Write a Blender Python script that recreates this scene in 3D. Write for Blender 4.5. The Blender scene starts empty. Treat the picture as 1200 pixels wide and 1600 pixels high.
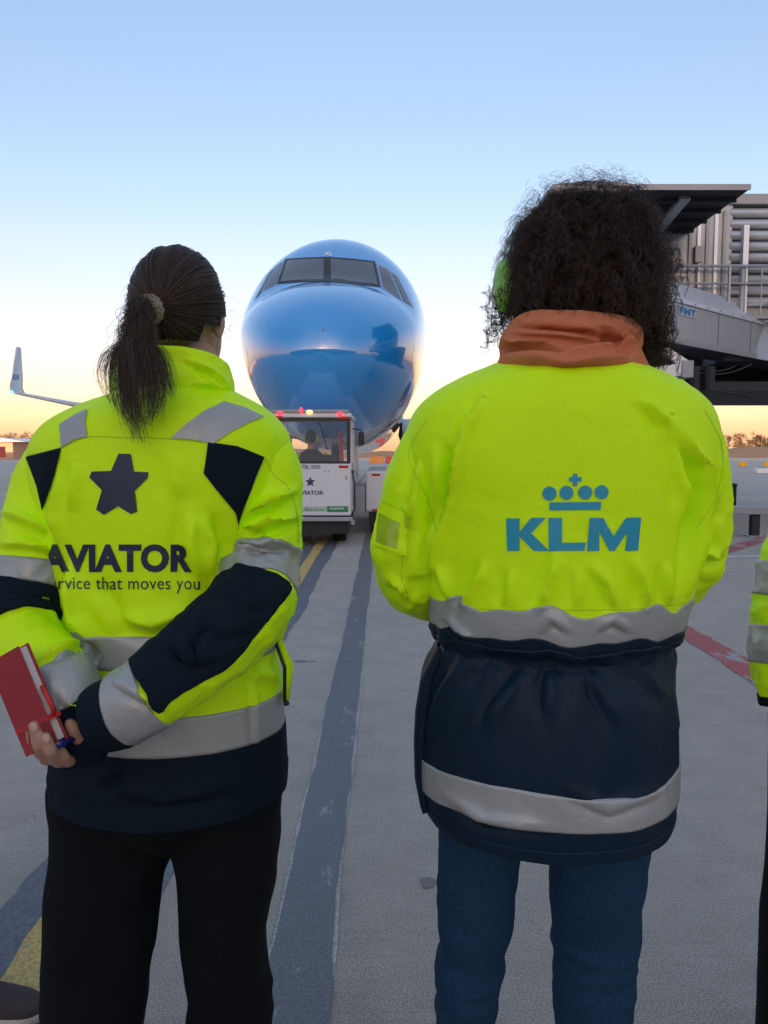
import bpy, bmesh, math, random
import numpy as np
from mathutils import Vector, Matrix
from mathutils.bvhtree import BVHTree
R = math.radians
random.seed(7); rng = np.random.default_rng(7)
scene = bpy.context.scene
COL = scene.collection

# ------------------------------------------------------------------ camera
CAM_H, PITCH, FPX, CXP, CYP = 1.37, R(4.70), 1155.6, 600.0, 800.0
cd = bpy.data.cameras.new('camera'); cam = bpy.data.objects.new('camera', cd); COL.objects.link(cam)
cd.sensor_fit = 'VERTICAL'; cd.sensor_height = 36.0; cd.lens = 26.0
cd.clip_start = 0.05; cd.clip_end = 6000
cam.location = (0, 0, CAM_H); cam.rotation_euler = (R(90) - PITCH, 0, 0)
scene.camera = cam

# ------------------------------------------------------------------ sky and sun
SUN_EL, SUN_AZ = R(5.0), R(180)          # the sun is low behind the photographer, behind the terminal
world = bpy.data.worlds.new('World'); scene.world = world; world.use_nodes = True
wn, wl = world.node_tree.nodes, world.node_tree.links
wn.clear()
out = wn.new('ShaderNodeOutputWorld'); bg = wn.new('ShaderNodeBackground'); bg.inputs[1].default_value = 1.0
sky = wn.new('ShaderNodeTexSky'); sky.sky_type = 'NISHITA'; sky.sun_disc = False
sky.sun_elevation = SUN_EL; sky.sun_rotation = SUN_AZ; sky.air_density = 1.0; sky.dust_density = 1.5
tc = wn.new('ShaderNodeTexCoord'); sep = wn.new('ShaderNodeSeparateXYZ'); ramp = wn.new('ShaderNodeValToRGB')
wl.new(tc.outputs['Generated'], sep.inputs[0]); wl.new(sep.outputs[2], ramp.inputs[0])
cr = ramp.color_ramp
SKY = [(0.0, (0.62, 0.36, 0.24)), (0.039, (0.50, 0.24, 0.24)), (0.106, (0.28, 0.06, 0.20)), (0.171, (0.18, 0.078, 0.24)), (0.233, (0.155, 0.12, 0.30)),
       (0.292, (0.09, 0.135, 0.28)), (0.40, (0.06, 0.125, 0.27)), (0.49, (0.06, 0.14, 0.29)), (0.7, (0.15, 0.23, 0.36)), (1.0, (0.24, 0.29, 0.40))]
SKY = [(p, tuple(k * 0.68 for k in c)) for p, c in SKY]
cr.elements[0].position = SKY[0][0]; cr.elements[0].color = (*SKY[0][1], 1)
cr.elements[1].position = 1.0; cr.elements[1].color = (*SKY[-1][1], 1)
for p, c in SKY[1:-1]:
    e = cr.elements.new(p); e.color = (*c, 1)
nm = wn.new('ShaderNodeMixRGB'); nm.blend_type = 'ADD'; nm.inputs[0].default_value = 1.0
ns = wn.new('ShaderNodeMixRGB'); ns.blend_type = 'MULTIPLY'; ns.inputs[0].default_value = 1.0
ns.inputs[2].default_value = (0.25, 0.226, 0.24, 1)
wl.new(sky.outputs[0], ns.inputs[1]); wl.new(ramp.outputs[0], nm.inputs[1]); wl.new(ns.outputs[0], nm.inputs[2])
wl.new(nm.outputs[0], bg.inputs[0]); wl.new(bg.outputs[0], out.inputs[0])
sd = bpy.data.lights.new('sun', 'SUN'); sd.energy = 4.5; sd.angle = R(0.5); sd.color = (1.0, 0.62, 0.36)
sun = bpy.data.objects.new('sun', sd); COL.objects.link(sun)
sun.rotation_euler = (R(90) - SUN_EL, 0, 0)      # shines along +Y, slightly down
vs = scene.view_settings
vs.view_transform = 'Standard'; vs.look = 'None'; vs.gamma = 1.0; vs.exposure = 0.47
scene.cycles.max_bounces = 6; scene.cycles.transparent_max_bounces = 8

# ------------------------------------------------------------------ pixel helpers (a pixel is a direction)
cp, sp_ = math.cos(PITCH), math.sin(PITCH)
def ray(x, y):
    a, b = (x - CXP) / FPX, (CYP - y) / FPX
    return Vector((a, cp + b * sp_, -sp_ + b * cp))
def at(x, y, Y):
    d = ray(x, y); k = Y / d.y
    return Vector((d.x * k, Y, CAM_H + d.z * k))
def gnd(x, y, z=0.0):
    d = ray(x, y); k = (z - CAM_H) / d.z
    return Vector((d.x * k, d.y * k, z))
def to_px(P):
    P = np.asarray(P, float); dx, dy, dz = P[..., 0], P[..., 1], P[..., 2] - CAM_H
    dep = dy * cp - dz * sp_; up = dy * sp_ + dz * cp
    return CXP + FPX * dx / dep, CYP - FPX * up / dep

# ------------------------------------------------------------------ materials
def new_mat(name):
    m = bpy.data.materials.new(name); m.use_nodes = True
    return m, m.node_tree.nodes, m.node_tree.links, m.node_tree.nodes['Principled BSDF']
def mat(name, col, rough=0.6, metal=0.0, var=0.0, vscale=8.0, bump=0.0, bscale=60.0, spec=0.5, coat=0.0, sheen=0.0, detail=6):
    m, n, l, b = new_mat(name)
    b.inputs['Base Color'].default_value = (*col, 1); b.inputs['Roughness'].default_value = rough
    b.inputs['Metallic'].default_value = metal; b.inputs['Specular IOR Level'].default_value = spec
    b.inputs['Coat Weight'].default_value = coat; b.inputs['Coat Roughness'].default_value = 0.04
    if sheen: b.inputs['Sheen Weight'].default_value = sheen
    t = n.new('ShaderNodeTexCoord')
    if var:
        x = n.new('ShaderNodeTexNoise'); x.inputs['Scale'].default_value = vscale; x.inputs['Detail'].default_value = detail
        mx = n.new('ShaderNodeMixRGB'); mx.blend_type = 'MIX'
        mx.inputs[1].default_value = (*[c * (1 - var) for c in col], 1); mx.inputs[2].default_value = (*[min(1.5, c * (1 + var)) for c in col], 1)
        l.new(t.outputs['Object'], x.inputs['Vector']); l.new(x.outputs[0], mx.inputs[0]); l.new(mx.outputs[0], b.inputs['Base Color'])
    if bump:
        x = n.new('ShaderNodeTexNoise'); x.inputs['Scale'].default_value = bscale; x.inputs['Detail'].default_value = 4
        bp = n.new('ShaderNodeBump'); bp.inputs['Strength'].default_value = bump; bp.inputs['Distance'].default_value = 0.01
        l.new(t.outputs['Object'], x.inputs['Vector']); l.new(x.outputs[0], bp.inputs['Height']); l.new(bp.outputs[0], b.inputs['Normal'])
    return m
def glass_mat(name, tint=(0.55, 0.6, 0.62), alpha=0.25, rough=0.03):
    m, n, l, b = new_mat(name)
    b.inputs['Base Color'].default_value = (*tint, 1); b.inputs['Roughness'].default_value = rough
    tr = n.new('ShaderNodeBsdfTransparent'); mx = n.new('ShaderNodeMixShader'); mx.inputs[0].default_value = alpha
    l.new(tr.outputs[0], mx.inputs[1]); l.new(b.outputs[0], mx.inputs[2]); l.new(mx.outputs[0], n['Material Output'].inputs[0])
    return m
def emit_mat(name, col, s):
    m, n, l, b = new_mat(name)
    b.inputs['Base Color'].default_value = (*col, 1); b.inputs['Emission Color'].default_value = (*col, 1); b.inputs['Emission Strength'].default_value = s
    return m

# ------------------------------------------------------------------ mesh helpers
def link(o, parent=None):
    COL.objects.link(o)
    if parent is not None: o.parent = parent; o.matrix_parent_inverse = Matrix.Translation(parent.location).inverted()
    return o
def tag(o, label=None, cat=None, group=None, kind=None):
    for k, v in (('label', label), ('category', cat), ('group', group), ('kind', kind)):
        if v: o[k] = v
    return o
def empty(name, loc, label=None, cat=None, group=None):
    o = bpy.data.objects.new(name, None); o.empty_display_size = 0.2; COL.objects.link(o); o.location = loc
    bpy.context.view_layer.update()
    return tag(o, label, cat, group)
def mesh_obj(name, V, F, m, parent=None, smooth=False):
    me = bpy.data.meshes.new(name); me.from_pydata([tuple(v) for v in V], [], [tuple(f) for f in F]); me.update()
    if m: me.materials.append(m)
    if smooth: me.polygons.foreach_set('use_smooth', [True] * len(me.polygons))
    return link(bpy.data.objects.new(name, me), parent)
class MB:
    def __init__(s): s.V, s.F = [], []
    def add(s, V, F):
        o = len(s.V); s.V += [Vector(v) for v in V]; s.F += [[i + o for i in f] for f in F]; return s
    def box(s, x0, x1, y0, y1, z0, z1):
        return s.add([(x0,y0,z0),(x1,y0,z0),(x1,y1,z0),(x0,y1,z0),(x0,y0,z1),(x1,y0,z1),(x1,y1,z1),(x0,y1,z1)],
                     [(0,3,2,1),(4,5,6,7),(0,1,5,4),(1,2,6,5),(2,3,7,6),(3,0,4,7)])
    def tube(s, pts, r, n=10, cap=True):
        pts = [Vector(p) for p in pts]; rs = r if isinstance(r, (list, tuple)) else [r] * len(pts)
        V, F = [], []
        up = Vector((0, 0, 1)); t0 = (pts[1] - pts[0]).normalized()
        if abs(t0.z) > 0.9: up = Vector((0, 1, 0))
        a = t0.cross(up).normalized()
        for i, p in enumerate(pts):
            t = (pts[min(i + 1, len(pts) - 1)] - pts[max(i - 1, 0)]).normalized()
            a = (a - t * a.dot(t)).normalized(); b = t.cross(a)
            for k in range(n):
                q = 2 * math.pi * k / n; V.append(p + a * math.cos(q) * rs[i] + b * math.sin(q) * rs[i])
        for i in range(len(pts) - 1):
            for k in range(n):
                F.append((i*n + k, i*n + (k+1) % n, (i+1)*n + (k+1) % n, (i+1)*n + k))
        if cap: F.append(tuple(range(n - 1, -1, -1))); F.append(tuple((len(pts) - 1) * n + k for k in range(n)))
        return s.add(V, F)
    def beam(s, p, q, w, h):
        p, q = Vector(p), Vector(q); t = (q - p).normalized()
        up = Vector((0, 0, 1)) if abs(t.z) < 0.95 else Vector((0, 1, 0))
        a = t.cross(up).normalized() * w / 2; b = a.cross(t).normalized() * h / 2
        V = [p - a - b, p + a - b, p + a + b, p - a + b, q - a - b, q + a - b, q + a + b, q - a + b]
        return s.add(V, [(0,1,2,3),(7,6,5,4),(0,4,5,1),(1,5,6,2),(2,6,7,3),(3,7,4,0)])
    def prism(s, poly, d):
        n = len(poly); d = Vector(d); V = [Vector(p) for p in poly] + [Vector(p) + d for p in poly]
        F = [tuple(range(n)), tuple(range(2*n - 1, n - 1, -1))] + [(i, i + n, (i+1) % n + n, (i+1) % n) for i in range(n)]
        return s.add(V, F)
    def ell(s, c, r, nu=16, nv=10):
        V, F = [], []
        for j in range(nv + 1):
            ph = math.pi * j / nv
            for i in range(nu):
                th = 2 * math.pi * i / nu
                V.append((c[0] + r[0]*math.sin(ph)*math.cos(th), c[1] + r[1]*math.sin(ph)*math.sin(th), c[2] + r[2]*math.cos(ph)))
        for j in range(nv):
            for i in range(nu): F.append((j*nu + i, (j+1)*nu + i, (j+1)*nu + (i+1) % nu, j*nu + (i+1) % nu))
        return s.add(V, F)
    def build(s, name, m, parent=None, smooth=False, bevel=0.0):
        me = bpy.data.meshes.new(name); me.from_pydata([tuple(v) for v in s.V], [], s.F)
        bm = bmesh.new(); bm.from_mesh(me); bmesh.ops.remove_doubles(bm, verts=bm.verts, dist=1e-6)
        bmesh.ops.recalc_face_normals(bm, faces=bm.faces); bm.to_mesh(me); bm.free()
        if m: me.materials.append(m)
        if smooth:
            me.polygons.foreach_set('use_smooth', [True] * len(me.polygons))
        o = link(bpy.data.objects.new(name, me), parent)
        if bevel:
            b = o.modifiers.new('bevel', 'BEVEL'); b.width = bevel; b.segments = 2; b.limit_method = 'ANGLE'; b.angle_limit = R(40)
        return o
def bvh_of(o):
    me = o.data
    return BVHTree.FromPolygons([v.co.copy() for v in me.vertices], [tuple(p.vertices) for p in me.polygons])
def text_bm(s, size=1.0, bold=0.0, spacing=1.0):
    c = bpy.data.curves.new('t', 'FONT'); c.body = s; c.size = size; c.offset = bold; c.space_character = spacing
    c.align_x = 'CENTER'; c.resolution_u = 4
    o = bpy.data.objects.new('t', c); COL.objects.link(o)
    dg = bpy.context.evaluated_depsgraph_get(); me = bpy.data.meshes.new_from_object(o.evaluated_get(dg))
    bm = bmesh.new(); bm.from_mesh(me); bpy.data.objects.remove(o); bpy.data.curves.remove(c); bpy.data.meshes.remove(me)
    return bm
def poly_bm(polys):
    bm = bmesh.new()
    for p in polys: bm.faces.new([bm.verts.new((q[0], q[1], 0)) for q in p])
    bmesh.ops.recalc_face_normals(bm, faces=bm.faces)
    return bm
def fit_bm(bm, x0, x1, y0, y1):
    """scale a flat mesh so that it fills the pixel box (y grows downwards)"""
    xs = [v.co.x for v in bm.verts]; ys = [v.co.y for v in bm.verts]
    ax, bx, ay, by = min(xs), max(xs), min(ys), max(ys)
    for v in bm.verts:
        v.co.x = x0 + (v.co.x - ax) / (bx - ax) * (x1 - x0); v.co.y = y1 - (v.co.y - ay) / (by - ay) * (y1 - y0)
    return bm
def drape_px(name, bm, bvh, off, m, parent, step=6.0, smooth=True, trim=False):
    """lay a flat print, drawn in photo pixels, onto a surface that is already there"""
    xs = [v.co.x for v in bm.verts]; ys = [v.co.y for v in bm.verts]
    for ax, lo, hi in ((0, min(xs), max(xs)), (1, min(ys), max(ys))):
        k = lo + step / 2
        while k < hi:
            co = (k, 0, 0) if ax == 0 else (0, k, 0); no = (1, 0, 0) if ax == 0 else (0, 1, 0)
            bmesh.ops.bisect_plane(bm, geom=bm.verts[:] + bm.edges[:] + bm.faces[:], plane_co=co, plane_no=no); k += step
    O = Vector((0, 0, CAM_H)); bad = []; far = 1.0
    for v in bm.verts:
        d = ray(v.co.x, v.co.y).normalized(); h, nrm, idx, dist = bvh.ray_cast(O, d)
        if h is None: bad.append((v, d)); continue
        if nrm.dot(d) > 0: nrm = -nrm
        v.co = h + nrm * off; far = dist
    if trim: bmesh.ops.delete(bm, geom=[v for v, d in bad], context='VERTS'); bad = []
    for v, d in bad:                         # beyond the outline: turn over the edge of the cloth
        h, nrm, idx, dist = bvh.find_nearest(O + d * far); v.co = h + nrm * off * (1 if nrm.dot(h - (O + d * far)) < 0 else -1)
    O2 = O
    for f in bm.faces:
        f.normal_update()
        if f.normal.dot(f.calc_center_median() - O2) > 0: f.normal_flip()
        f.smooth = smooth
    me = bpy.data.meshes.new(name); bm.to_mesh(me); bm.free(); me.materials.append(m)
    return link(bpy.data.objects.new(name, me), parent)

# ------------------------------------------------------------------ ground
def ground_material():
    m, n, l, b = new_mat('apron_concrete')
    t = n.new('ShaderNodeTexCoord')
    def noise(sc, det=5, ro=0.6):
        x = n.new('ShaderNodeTexNoise'); x.inputs['Scale'].default_value = sc; x.inputs['Detail'].default_value = det
        x.inputs['Roughness'].default_value = ro; l.new(t.outputs['Object'], x.inputs['Vector']); return x
    def ramp2(src, p0, c0, p1, c1):
        r = n.new('ShaderNodeValToRGB'); r.color_ramp.elements[0].position = p0; r.color_ramp.elements[0].color = (*c0, 1)
        r.color_ramp.elements[1].position = p1; r.color_ramp.elements[1].color = (*c1, 1); l.new(src, r.inputs[0]); return r
    def mul(a, c):
        x = n.new('ShaderNodeMixRGB'); x.blend_type = 'MULTIPLY'; x.inputs[0].default_value = 1; l.new(a, x.inputs[1]); l.new(c, x.inputs[2]); return x
    big = ramp2(noise(0.35, 6).outputs[0], 0.3, (0.385, 0.35, 0.305), 0.7, (0.485, 0.44, 0.385))
    mid = ramp2(noise(5, 7, 0.7).outputs[0], 0.32, (0.88, 0.88, 0.88), 0.68, (1.08, 1.08, 1.08))
    grain = ramp2(noise(200, 5, 0.85).outputs[0], 0.36, (0.34, 0.34, 0.35), 0.62, (1.55, 1.55, 1.53))
    vo = n.new('ShaderNodeTexVoronoi'); vo.inputs['Scale'].default_value = 95; l.new(t.outputs['Object'], vo.inputs['Vector'])
    peb = ramp2(vo.outputs['Distance'], 0.0, (1.5, 1.48, 1.45), 0.16, (1, 1, 1))
    c = mul(mul(mul(big.outputs[0], mid.outputs[0]).outputs[0], grain.outputs[0]).outputs[0], peb.outputs[0])
    mp = n.new('ShaderNodeMapping'); mp.inputs['Scale'].default_value = (3.0, 60, 1); l.new(t.outputs['Object'], mp.inputs[0])
    sn = n.new('ShaderNodeTexNoise'); sn.inputs['Scale'].default_value = 1.0; sn.inputs['Detail'].default_value = 4; l.new(mp.outputs[0], sn.inputs['Vector'])
    c = mul(c.outputs[0], ramp2(sn.outputs[0], 0.35, (0.95, 0.95, 0.95), 0.65, (1.04, 1.04, 1.04)).outputs[0])      # broom-finish streaks
    # hairline cracks and oil spots
    vc = n.new('ShaderNodeTexVoronoi'); vc.feature = 'DISTANCE_TO_EDGE'; vc.inputs['Scale'].default_value = 0.8
    wv = noise(2.5, 4); ad = n.new('ShaderNodeMixRGB'); ad.blend_type = 'ADD'; ad.inputs[0].default_value = 0.5
    l.new(t.outputs['Object'], ad.inputs[1]); l.new(wv.outputs[1], ad.inputs[2]); l.new(ad.outputs[0], vc.inputs['Vector'])
    crk = ramp2(vc.outputs[0], 0.0, (0.85, 0.85, 0.85), 0.004, (1, 1, 1))
    c = mul(c.outputs[0], crk.outputs[0])
    vs_ = n.new('ShaderNodeTexVoronoi'); vs_.inputs['Scale'].default_value = 1.1; l.new(ad.outputs[0], vs_.inputs['Vector'])
    oil = ramp2(vs_.outputs['Distance'], 0.035, (0.45, 0.45, 0.45), 0.06, (1, 1, 1))
    c = mul(c.outputs[0], oil.outputs[0])
    l.new(c.outputs[0], b.inputs['Base Color']); b.inputs['Roughness'].default_value = 0.78; b.inputs['Specular IOR Level'].default_value = 0.35
    bp = n.new('ShaderNodeBump'); bp.inputs['Strength'].default_value = 0.6; bp.inputs['Distance'].default_value = 0.004
    l.new(grain.outputs[0], bp.inputs['Height']); l.new(bp.outputs[0], b.inputs['Normal'])
    return m
def paint_material(name, col, under=(0.31, 0.295, 0.31), wear=0.5, scale=3.0, fine=60.0, rough=0.6):
    m, n, l, b = new_mat(name); t = n.new('ShaderNodeTexCoord')
    mp = n.new('ShaderNodeMapping'); mp.inputs['Scale'].default_value = (1, 0.45, 1); l.new(t.outputs['Object'], mp.inputs[0])
    a = n.new('ShaderNodeTexNoise'); a.inputs['Scale'].default_value = scale; a.inputs['Detail'].default_value = 9; a.inputs['Roughness'].default_value = 0.68; l.new(mp.outputs[0], a.inputs['Vector'])
    r = n.new('ShaderNodeValToRGB'); r.color_ramp.elements[0].position = wear; r.color_ramp.elements[1].position = wear + 0.05
    l.new(a.outputs[0], r.inputs[0])
    g = n.new('ShaderNodeTexNoise'); g.inputs['Scale'].default_value = fine; g.inputs['Detail'].default_value = 4; l.new(t.outputs['Object'], g.inputs['Vector'])
    g2 = n.new('ShaderNodeValToRGB'); g2.color_ramp.elements[0].position = 0.35; g2.color_ramp.elements[0].color = (0.72, 0.72, 0.72, 1); g2.color_ramp.elements[1].position = 0.65; g2.color_ramp.elements[1].color = (1.25, 1.25, 1.25, 1)
    l.new(g.outputs[0], g2.inputs[0])
    mx = n.new('ShaderNodeMixRGB'); mx.inputs[1].default_value = (*col, 1); mx.inputs[2].default_value = (*under, 1); l.new(r.outputs[0], mx.inputs[0])
    ml = n.new('ShaderNodeMixRGB'); ml.blend_type = 'MULTIPLY'; ml.inputs[0].default_value = 1; l.new(mx.outputs[0], ml.inputs[1]); l.new(g2.outputs[0], ml.inputs[2])
    l.new(ml.outputs[0], b.inputs['Base Color']); b.inputs['Roughness'].default_value = rough
    bp = n.new('ShaderNodeBump'); bp.inputs['Strength'].default_value = 0.3; bp.inputs['Distance'].default_value = 0.003; l.new(g.outputs[0], bp.inputs['Height']); l.new(bp.outputs[0], b.inputs['Normal'])
    return m
M_APRON = ground_material()
g = mesh_obj('apron', [(-2500, -300, 0), (2500, -300, 0), (2500, 4500, 0), (-2500, 4500, 0)], [(0, 1, 2, 3)], M_APRON); tag(g, kind='structure')
def strip(name, x0, x1, y0, y1, z, m, wob=0.012, n=260):
    V, F = [], []; L, Rr = 0.0, 0.0
    for i in range(n + 1):
        y = y0 + (y1 - y0) * (i / n) ** 1.8
        L = 0.8 * L + random.gauss(0, wob * 0.4); Rr = 0.8 * Rr + random.gauss(0, wob * 0.4)
        V += [(x0 + L, y, z), (x1 + Rr, y, z)]
    for i in range(n): F.append((2*i, 2*i + 1, 2*i + 3, 2*i + 2))
    return tag(mesh_obj(name, V, F, m), kind='structure')
M_SEAL = paint_material('dark_sealed_strip', (0.115, 0.12, 0.128), (0.25, 0.245, 0.24), 0.60, 8.0, 130, 0.45)
M_SEAL2 = paint_material('dark_line_border', (0.105, 0.115, 0.135), (0.26, 0.25, 0.26), 0.60, 7.0, 70, 0.6)
M_YEL = paint_material('yellow_line_paint', (0.52, 0.36, 0.10), (0.28, 0.25, 0.22), 0.58, 9.0, 90, 0.6)
M_REDL = paint_material('red_line_paint', (0.36, 0.085, 0.085), (0.34, 0.31, 0.31), 0.53, 4.0, 60, 0.6)
M_WHITEL = paint_material('white_line_paint', (0.7, 0.7, 0.72), (0.4, 0.39, 0.4), 0.6, 4.0, 60, 0.6)
M_EDGE = paint_material('pale_joint_edge', (0.36, 0.335, 0.31), (0.42, 0.39, 0.36), 0.5, 9.0, 90, 0.7)
strip('pavement_joint_edge', -0.315, -0.132, 0.9, 60, 0.003, M_EDGE, 0.006)
strip('pavement_joint_seal', -0.305, -0.142, 0.9, 60, 0.006, M_SEAL, 0.008)
strip('line_border_marking', -1.16, -0.70, 0.9, 60, 0.004, M_SEAL2, 0.02)
strip('yellow_line_marking', -1.0, -0.865, 0.9, 60, 0.008, M_YEL, 0.010)
strip('red_line_marking', 2.19, 2.40, 3.2, 9.5, 0.004, M_REDL, 0.015)
q = [gnd(1120, 871), gnd(1140, 853), gnd(1262, 815), gnd(1262, 824)]
tag(mesh_obj('red_line_marking', [(p.x, p.y, 0.005) for p in q], [(0, 1, 2, 3)], M_REDL), kind='structure')
q = [gnd(1080, 873), gnd(1080, 871), gnd(1190, 868), gnd(1190, 870)]
tag(mesh_obj('white_line_marking', [(p.x, p.y, 0.005) for p in q], [(0, 1, 2, 3)], M_WHITEL), kind='structure')
M_STAIN = mat('oil_stain', (0.19, 0.175, 0.16), 0.85, var=0.12, vscale=60)
for (sx, sy, sr) in ((668, 1380, 0.024),):
    p = gnd(sx, sy); n_ = 18; ph = random.random() * 6
    V = [(p.x + sr * (1 + 0.25 * math.sin(3 * k * 6.283 / n_ + ph) + 0.1 * math.sin(5 * k * 6.283 / n_)) * math.cos(k * 6.283 / n_),
          p.y + 1.5 * sr * (1 + 0.2 * math.sin(2 * k * 6.283 / n_ + ph)) * math.sin(k * 6.283 / n_), 0.0025) for k in range(n_)]
    tag(mesh_obj('ground_stain', V, [tuple(range(n_))], M_STAIN), kind='structure')
# ------------------------------------------------------------------ terminal behind the photographer (shades the stand, mirrored in the nose)
M_TERM = mat('terminal_cladding', (0.055, 0.06, 0.07), 0.5, var=0.15, vscale=0.5)
M_TGLASS = mat('terminal_glass', (0.03, 0.04, 0.05), 0.08, spec=0.8)
M_WHITE = mat('white_paint', (0.72, 0.73, 0.75), 0.35, var=0.05, vscale=4)
M_STEEL = mat('galvanised_steel', (0.36, 0.38, 0.41), 0.42, 0.55, var=0.18, vscale=5)
M_STEELP = mat('grey_painted_steel', (0.30, 0.32, 0.35), 0.45, 0.25, var=0.14, vscale=3)
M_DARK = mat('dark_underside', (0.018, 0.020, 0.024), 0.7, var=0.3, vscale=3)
M_BLACK = mat('black_rubber', (0.02, 0.02, 0.022), 0.7)
t = empty('terminal_building', (0, -62, 0), 'long grey terminal building with dark window bands behind the stand', 'building')
MB().box(-190, 190, -86, -60, 0, 13.9).build('wall', M_TERM, t)
MB().box(-192, 192, -88, -58.8, 13.9, 14.5).build('roof', M_TERM, t)
for k in range(-8, 9):
    MB().box(k * 20 - 8.5, k * 20 + 8.5, -60, -59.9, 5, 10.5).build('window', M_TGLASS, t)

# ------------------------------------------------------------------ far field: trees, hangar, barriers
M_BARK = mat('pine_bark', (0.12, 0.085, 0.06), 0.85)
M_LEAF = [mat('autumn_foliage_%d' % k, c, 0.8, var=0.3, vscale=0.6) for k, c in enumerate(((0.20, 0.11, 0.055), (0.15, 0.10, 0.05), (0.22, 0.11, 0.06)))]
def tree_meshes(seed, h, leaf):
    r = random.Random(seed); m = MB()
    m.tube([(0, 0, 0), (0.05 * h * r.uniform(-1, 1), 0, h * 0.5), (0.03, 0, h * 0.92)], [h * 0.028, h * 0.018, h * 0.006], 7)
    for k in range(6):
        z = h * r.uniform(0.35, 0.75); a = r.uniform(0, 6.28); L = h * r.uniform(0.12, 0.22)
        m.tube([(0, 0, z), (L * math.cos(a), L * math.sin(a), z + L * 0.6)], [h * 0.01, h * 0.004], 5)
    f = MB(); n = 620
    cl = [(r.gauss(0, 0.13) * h, r.gauss(0, 0.13) * h, h * r.uniform(0.38, 0.95), h * r.uniform(0.05, 0.11)) for _ in range(15)]
    for k in range(n):
        c = r.choice(cl); p = Vector((c[0] + r.gauss(0, c[3] * .6), c[1] + r.gauss(0, c[3] * .6), c[2] + r.gauss(0, c[3] * .5)))
        s = h * r.uniform(0.012, 0.026); a = Vector((r.gauss(0, 1), r.gauss(0, 1), r.gauss(0, 1))).normalized(); b = a.orthogonal().normalized()
        f.add([p - a * s, p + b * s * .7, p + a * s, p - b * s * .7], [(0, 1, 2, 3)])
    return m, f
protos = []
for k in range(6):
    tm, fm = tree_meshes(k + 3, 1.0, k % 3)
    protos.append((tm, fm, M_LEAF[k % 3]))
shared = {}
def far_tree(x, y, h, k, label):
    e = empty('far_tree', (x, y, 0), label, 'tree', 'trees along the far edge of the airfield')
    if k not in shared:
        a = protos[k][0].build('trunk', M_BARK); b = protos[k][1].build('crown', protos[k][2]); shared[k] = (a.data, b.data); bpy.data.objects.remove(a); bpy.data.objects.remove(b)
    for nm_, d in zip(('trunk', 'crown'), shared[k]):
        o = bpy.data.objects.new(nm_, d); COL.objects.link(o); o.parent = e
    e.scale = (h * random.uniform(0.9, 1.25), h, h); e.rotation_euler.z = random.uniform(0, 6.28)
    return e
for k in range(30): far_tree(-133 + k * .95 + random.uniform(-.5, .5), 235 + random.uniform(-12, 14), random.uniform(5.2, 7.4), k % 6, 'small far tree behind the orange lit hangar')
for k in range(34): far_tree(104 + k * 1.0 + random.uniform(-.7, .7), 225 + random.uniform(-14, 14), random.uniform(4.6, 7.2), (k * 5 + 1) % 6, 'small sunlit far tree beyond the white kerb wall')
M_HANGAR = mat('hangar_wall', (0.62, 0.38, 0.26), 0.7, var=0.08, vscale=0.2)
M_HROOF = mat('hangar_roof', (0.62, 0.62, 0.66), 0.5)
M_RED = mat('red_plastic', (0.55, 0.045, 0.04), 0.45, var=0.15, vscale=2)
M_ORANGE = mat('orange_plastic', (0.65, 0.24, 0.04), 0.5)
M_DRY = mat('dry_grass_bank', (0.27, 0.165, 0.075), 0.9, var=0.3, vscale=0.5)
V, F = [], []
for i in range(121):
    x = -240 + i * 4; h = 1.5 + .5 * math.sin(i * .7) + .3 * math.sin(i * 1.9)
    V += [(x, 150, 0.01), (x, 162, h), (x, 190, h * 1.15), (x, 230, 0.01)]
for i in range(120):
    for k in range(3): F.append((i*4 + k, i*4 + 4 + k, i*4 + 5 + k, i*4 + k + 1))
tag(mesh_obj('grass_bank_terrain', V, F, M_DRY, None, True), kind='structure')
t = empty('hangar', (-92, 128, 0), 'low orange lit hangar with a pale roof on the airfield', 'building')
MB().box(-112, -61.0, 122, 136, 0, 2.9).build('wall', M_HANGAR, t)
MB().prism([(-113, 121, 2.9), (-58.5, 121, 2.9), (-63, 121, 3.6), (-112, 121, 3.6)], (0, 16, 0)).build('roof', M_HROOF, t)
for k in range(4): MB().box(-100 + k * 9.5, -94 + k * 9.5, 121.85, 122, 0, 2.1).build('door', M_STEELP, t)
t = empty('fuel_truck', (-62, 115, 0), 'small red service truck parked by the far hangar', 'truck')
MB().box(-64.6, -60.6, 114, 116, 0.55, 1.75).build('tank_body', M_RED, t, bevel=0.1)
cab_ = MB().box(-60.5, -59.1, 114, 116, 0.45, 2.1).build('cab', M_RED, t, bevel=0.12)
MB().box(-60.2, -59.3, 113.97, 114.0, 1.3, 1.9).build('window', M_TGLASS, t)
for wx in (-63.8, -61.4, -59.8): MB().tube([(wx, 113.95, 0.42), (wx, 114.3, 0.42)], 0.42, 14).build('wheel', M_BLACK, t)
for k in range(12):
    x = -1.6 + k * 1.75
    o = MB().prism([(x, 82, 0), (x + 1.6, 82, 0), (x + 1.6, 82.16, 0.35), (x + 1.6, 82.16, 0.8), (x, 82.16, 0.8), (x, 82.16, 0.35)], (0, 0.35, 0)).build('road_barrier', M_RED if k % 3 else M_ORANGE, None, bevel=0.03)
    tag(o, ('red' if k % 3 else 'orange') + ' plastic barrier block lined up far beyond the tug', 'barrier', ('red' if k % 3 else 'orange') + ' plastic barriers across the apron')
o = MB().prism([(23.2, 46, 0), (23.2, 46.5, 0), (23.2, 46.45, 0.3), (23.2, 46.05, 0.3)], (14, 0, 0)).build('kerb_wall', M_WHITE, None, bevel=0.03)
tag(o, 'long low white kerb wall crossing the apron', 'kerb')
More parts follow.
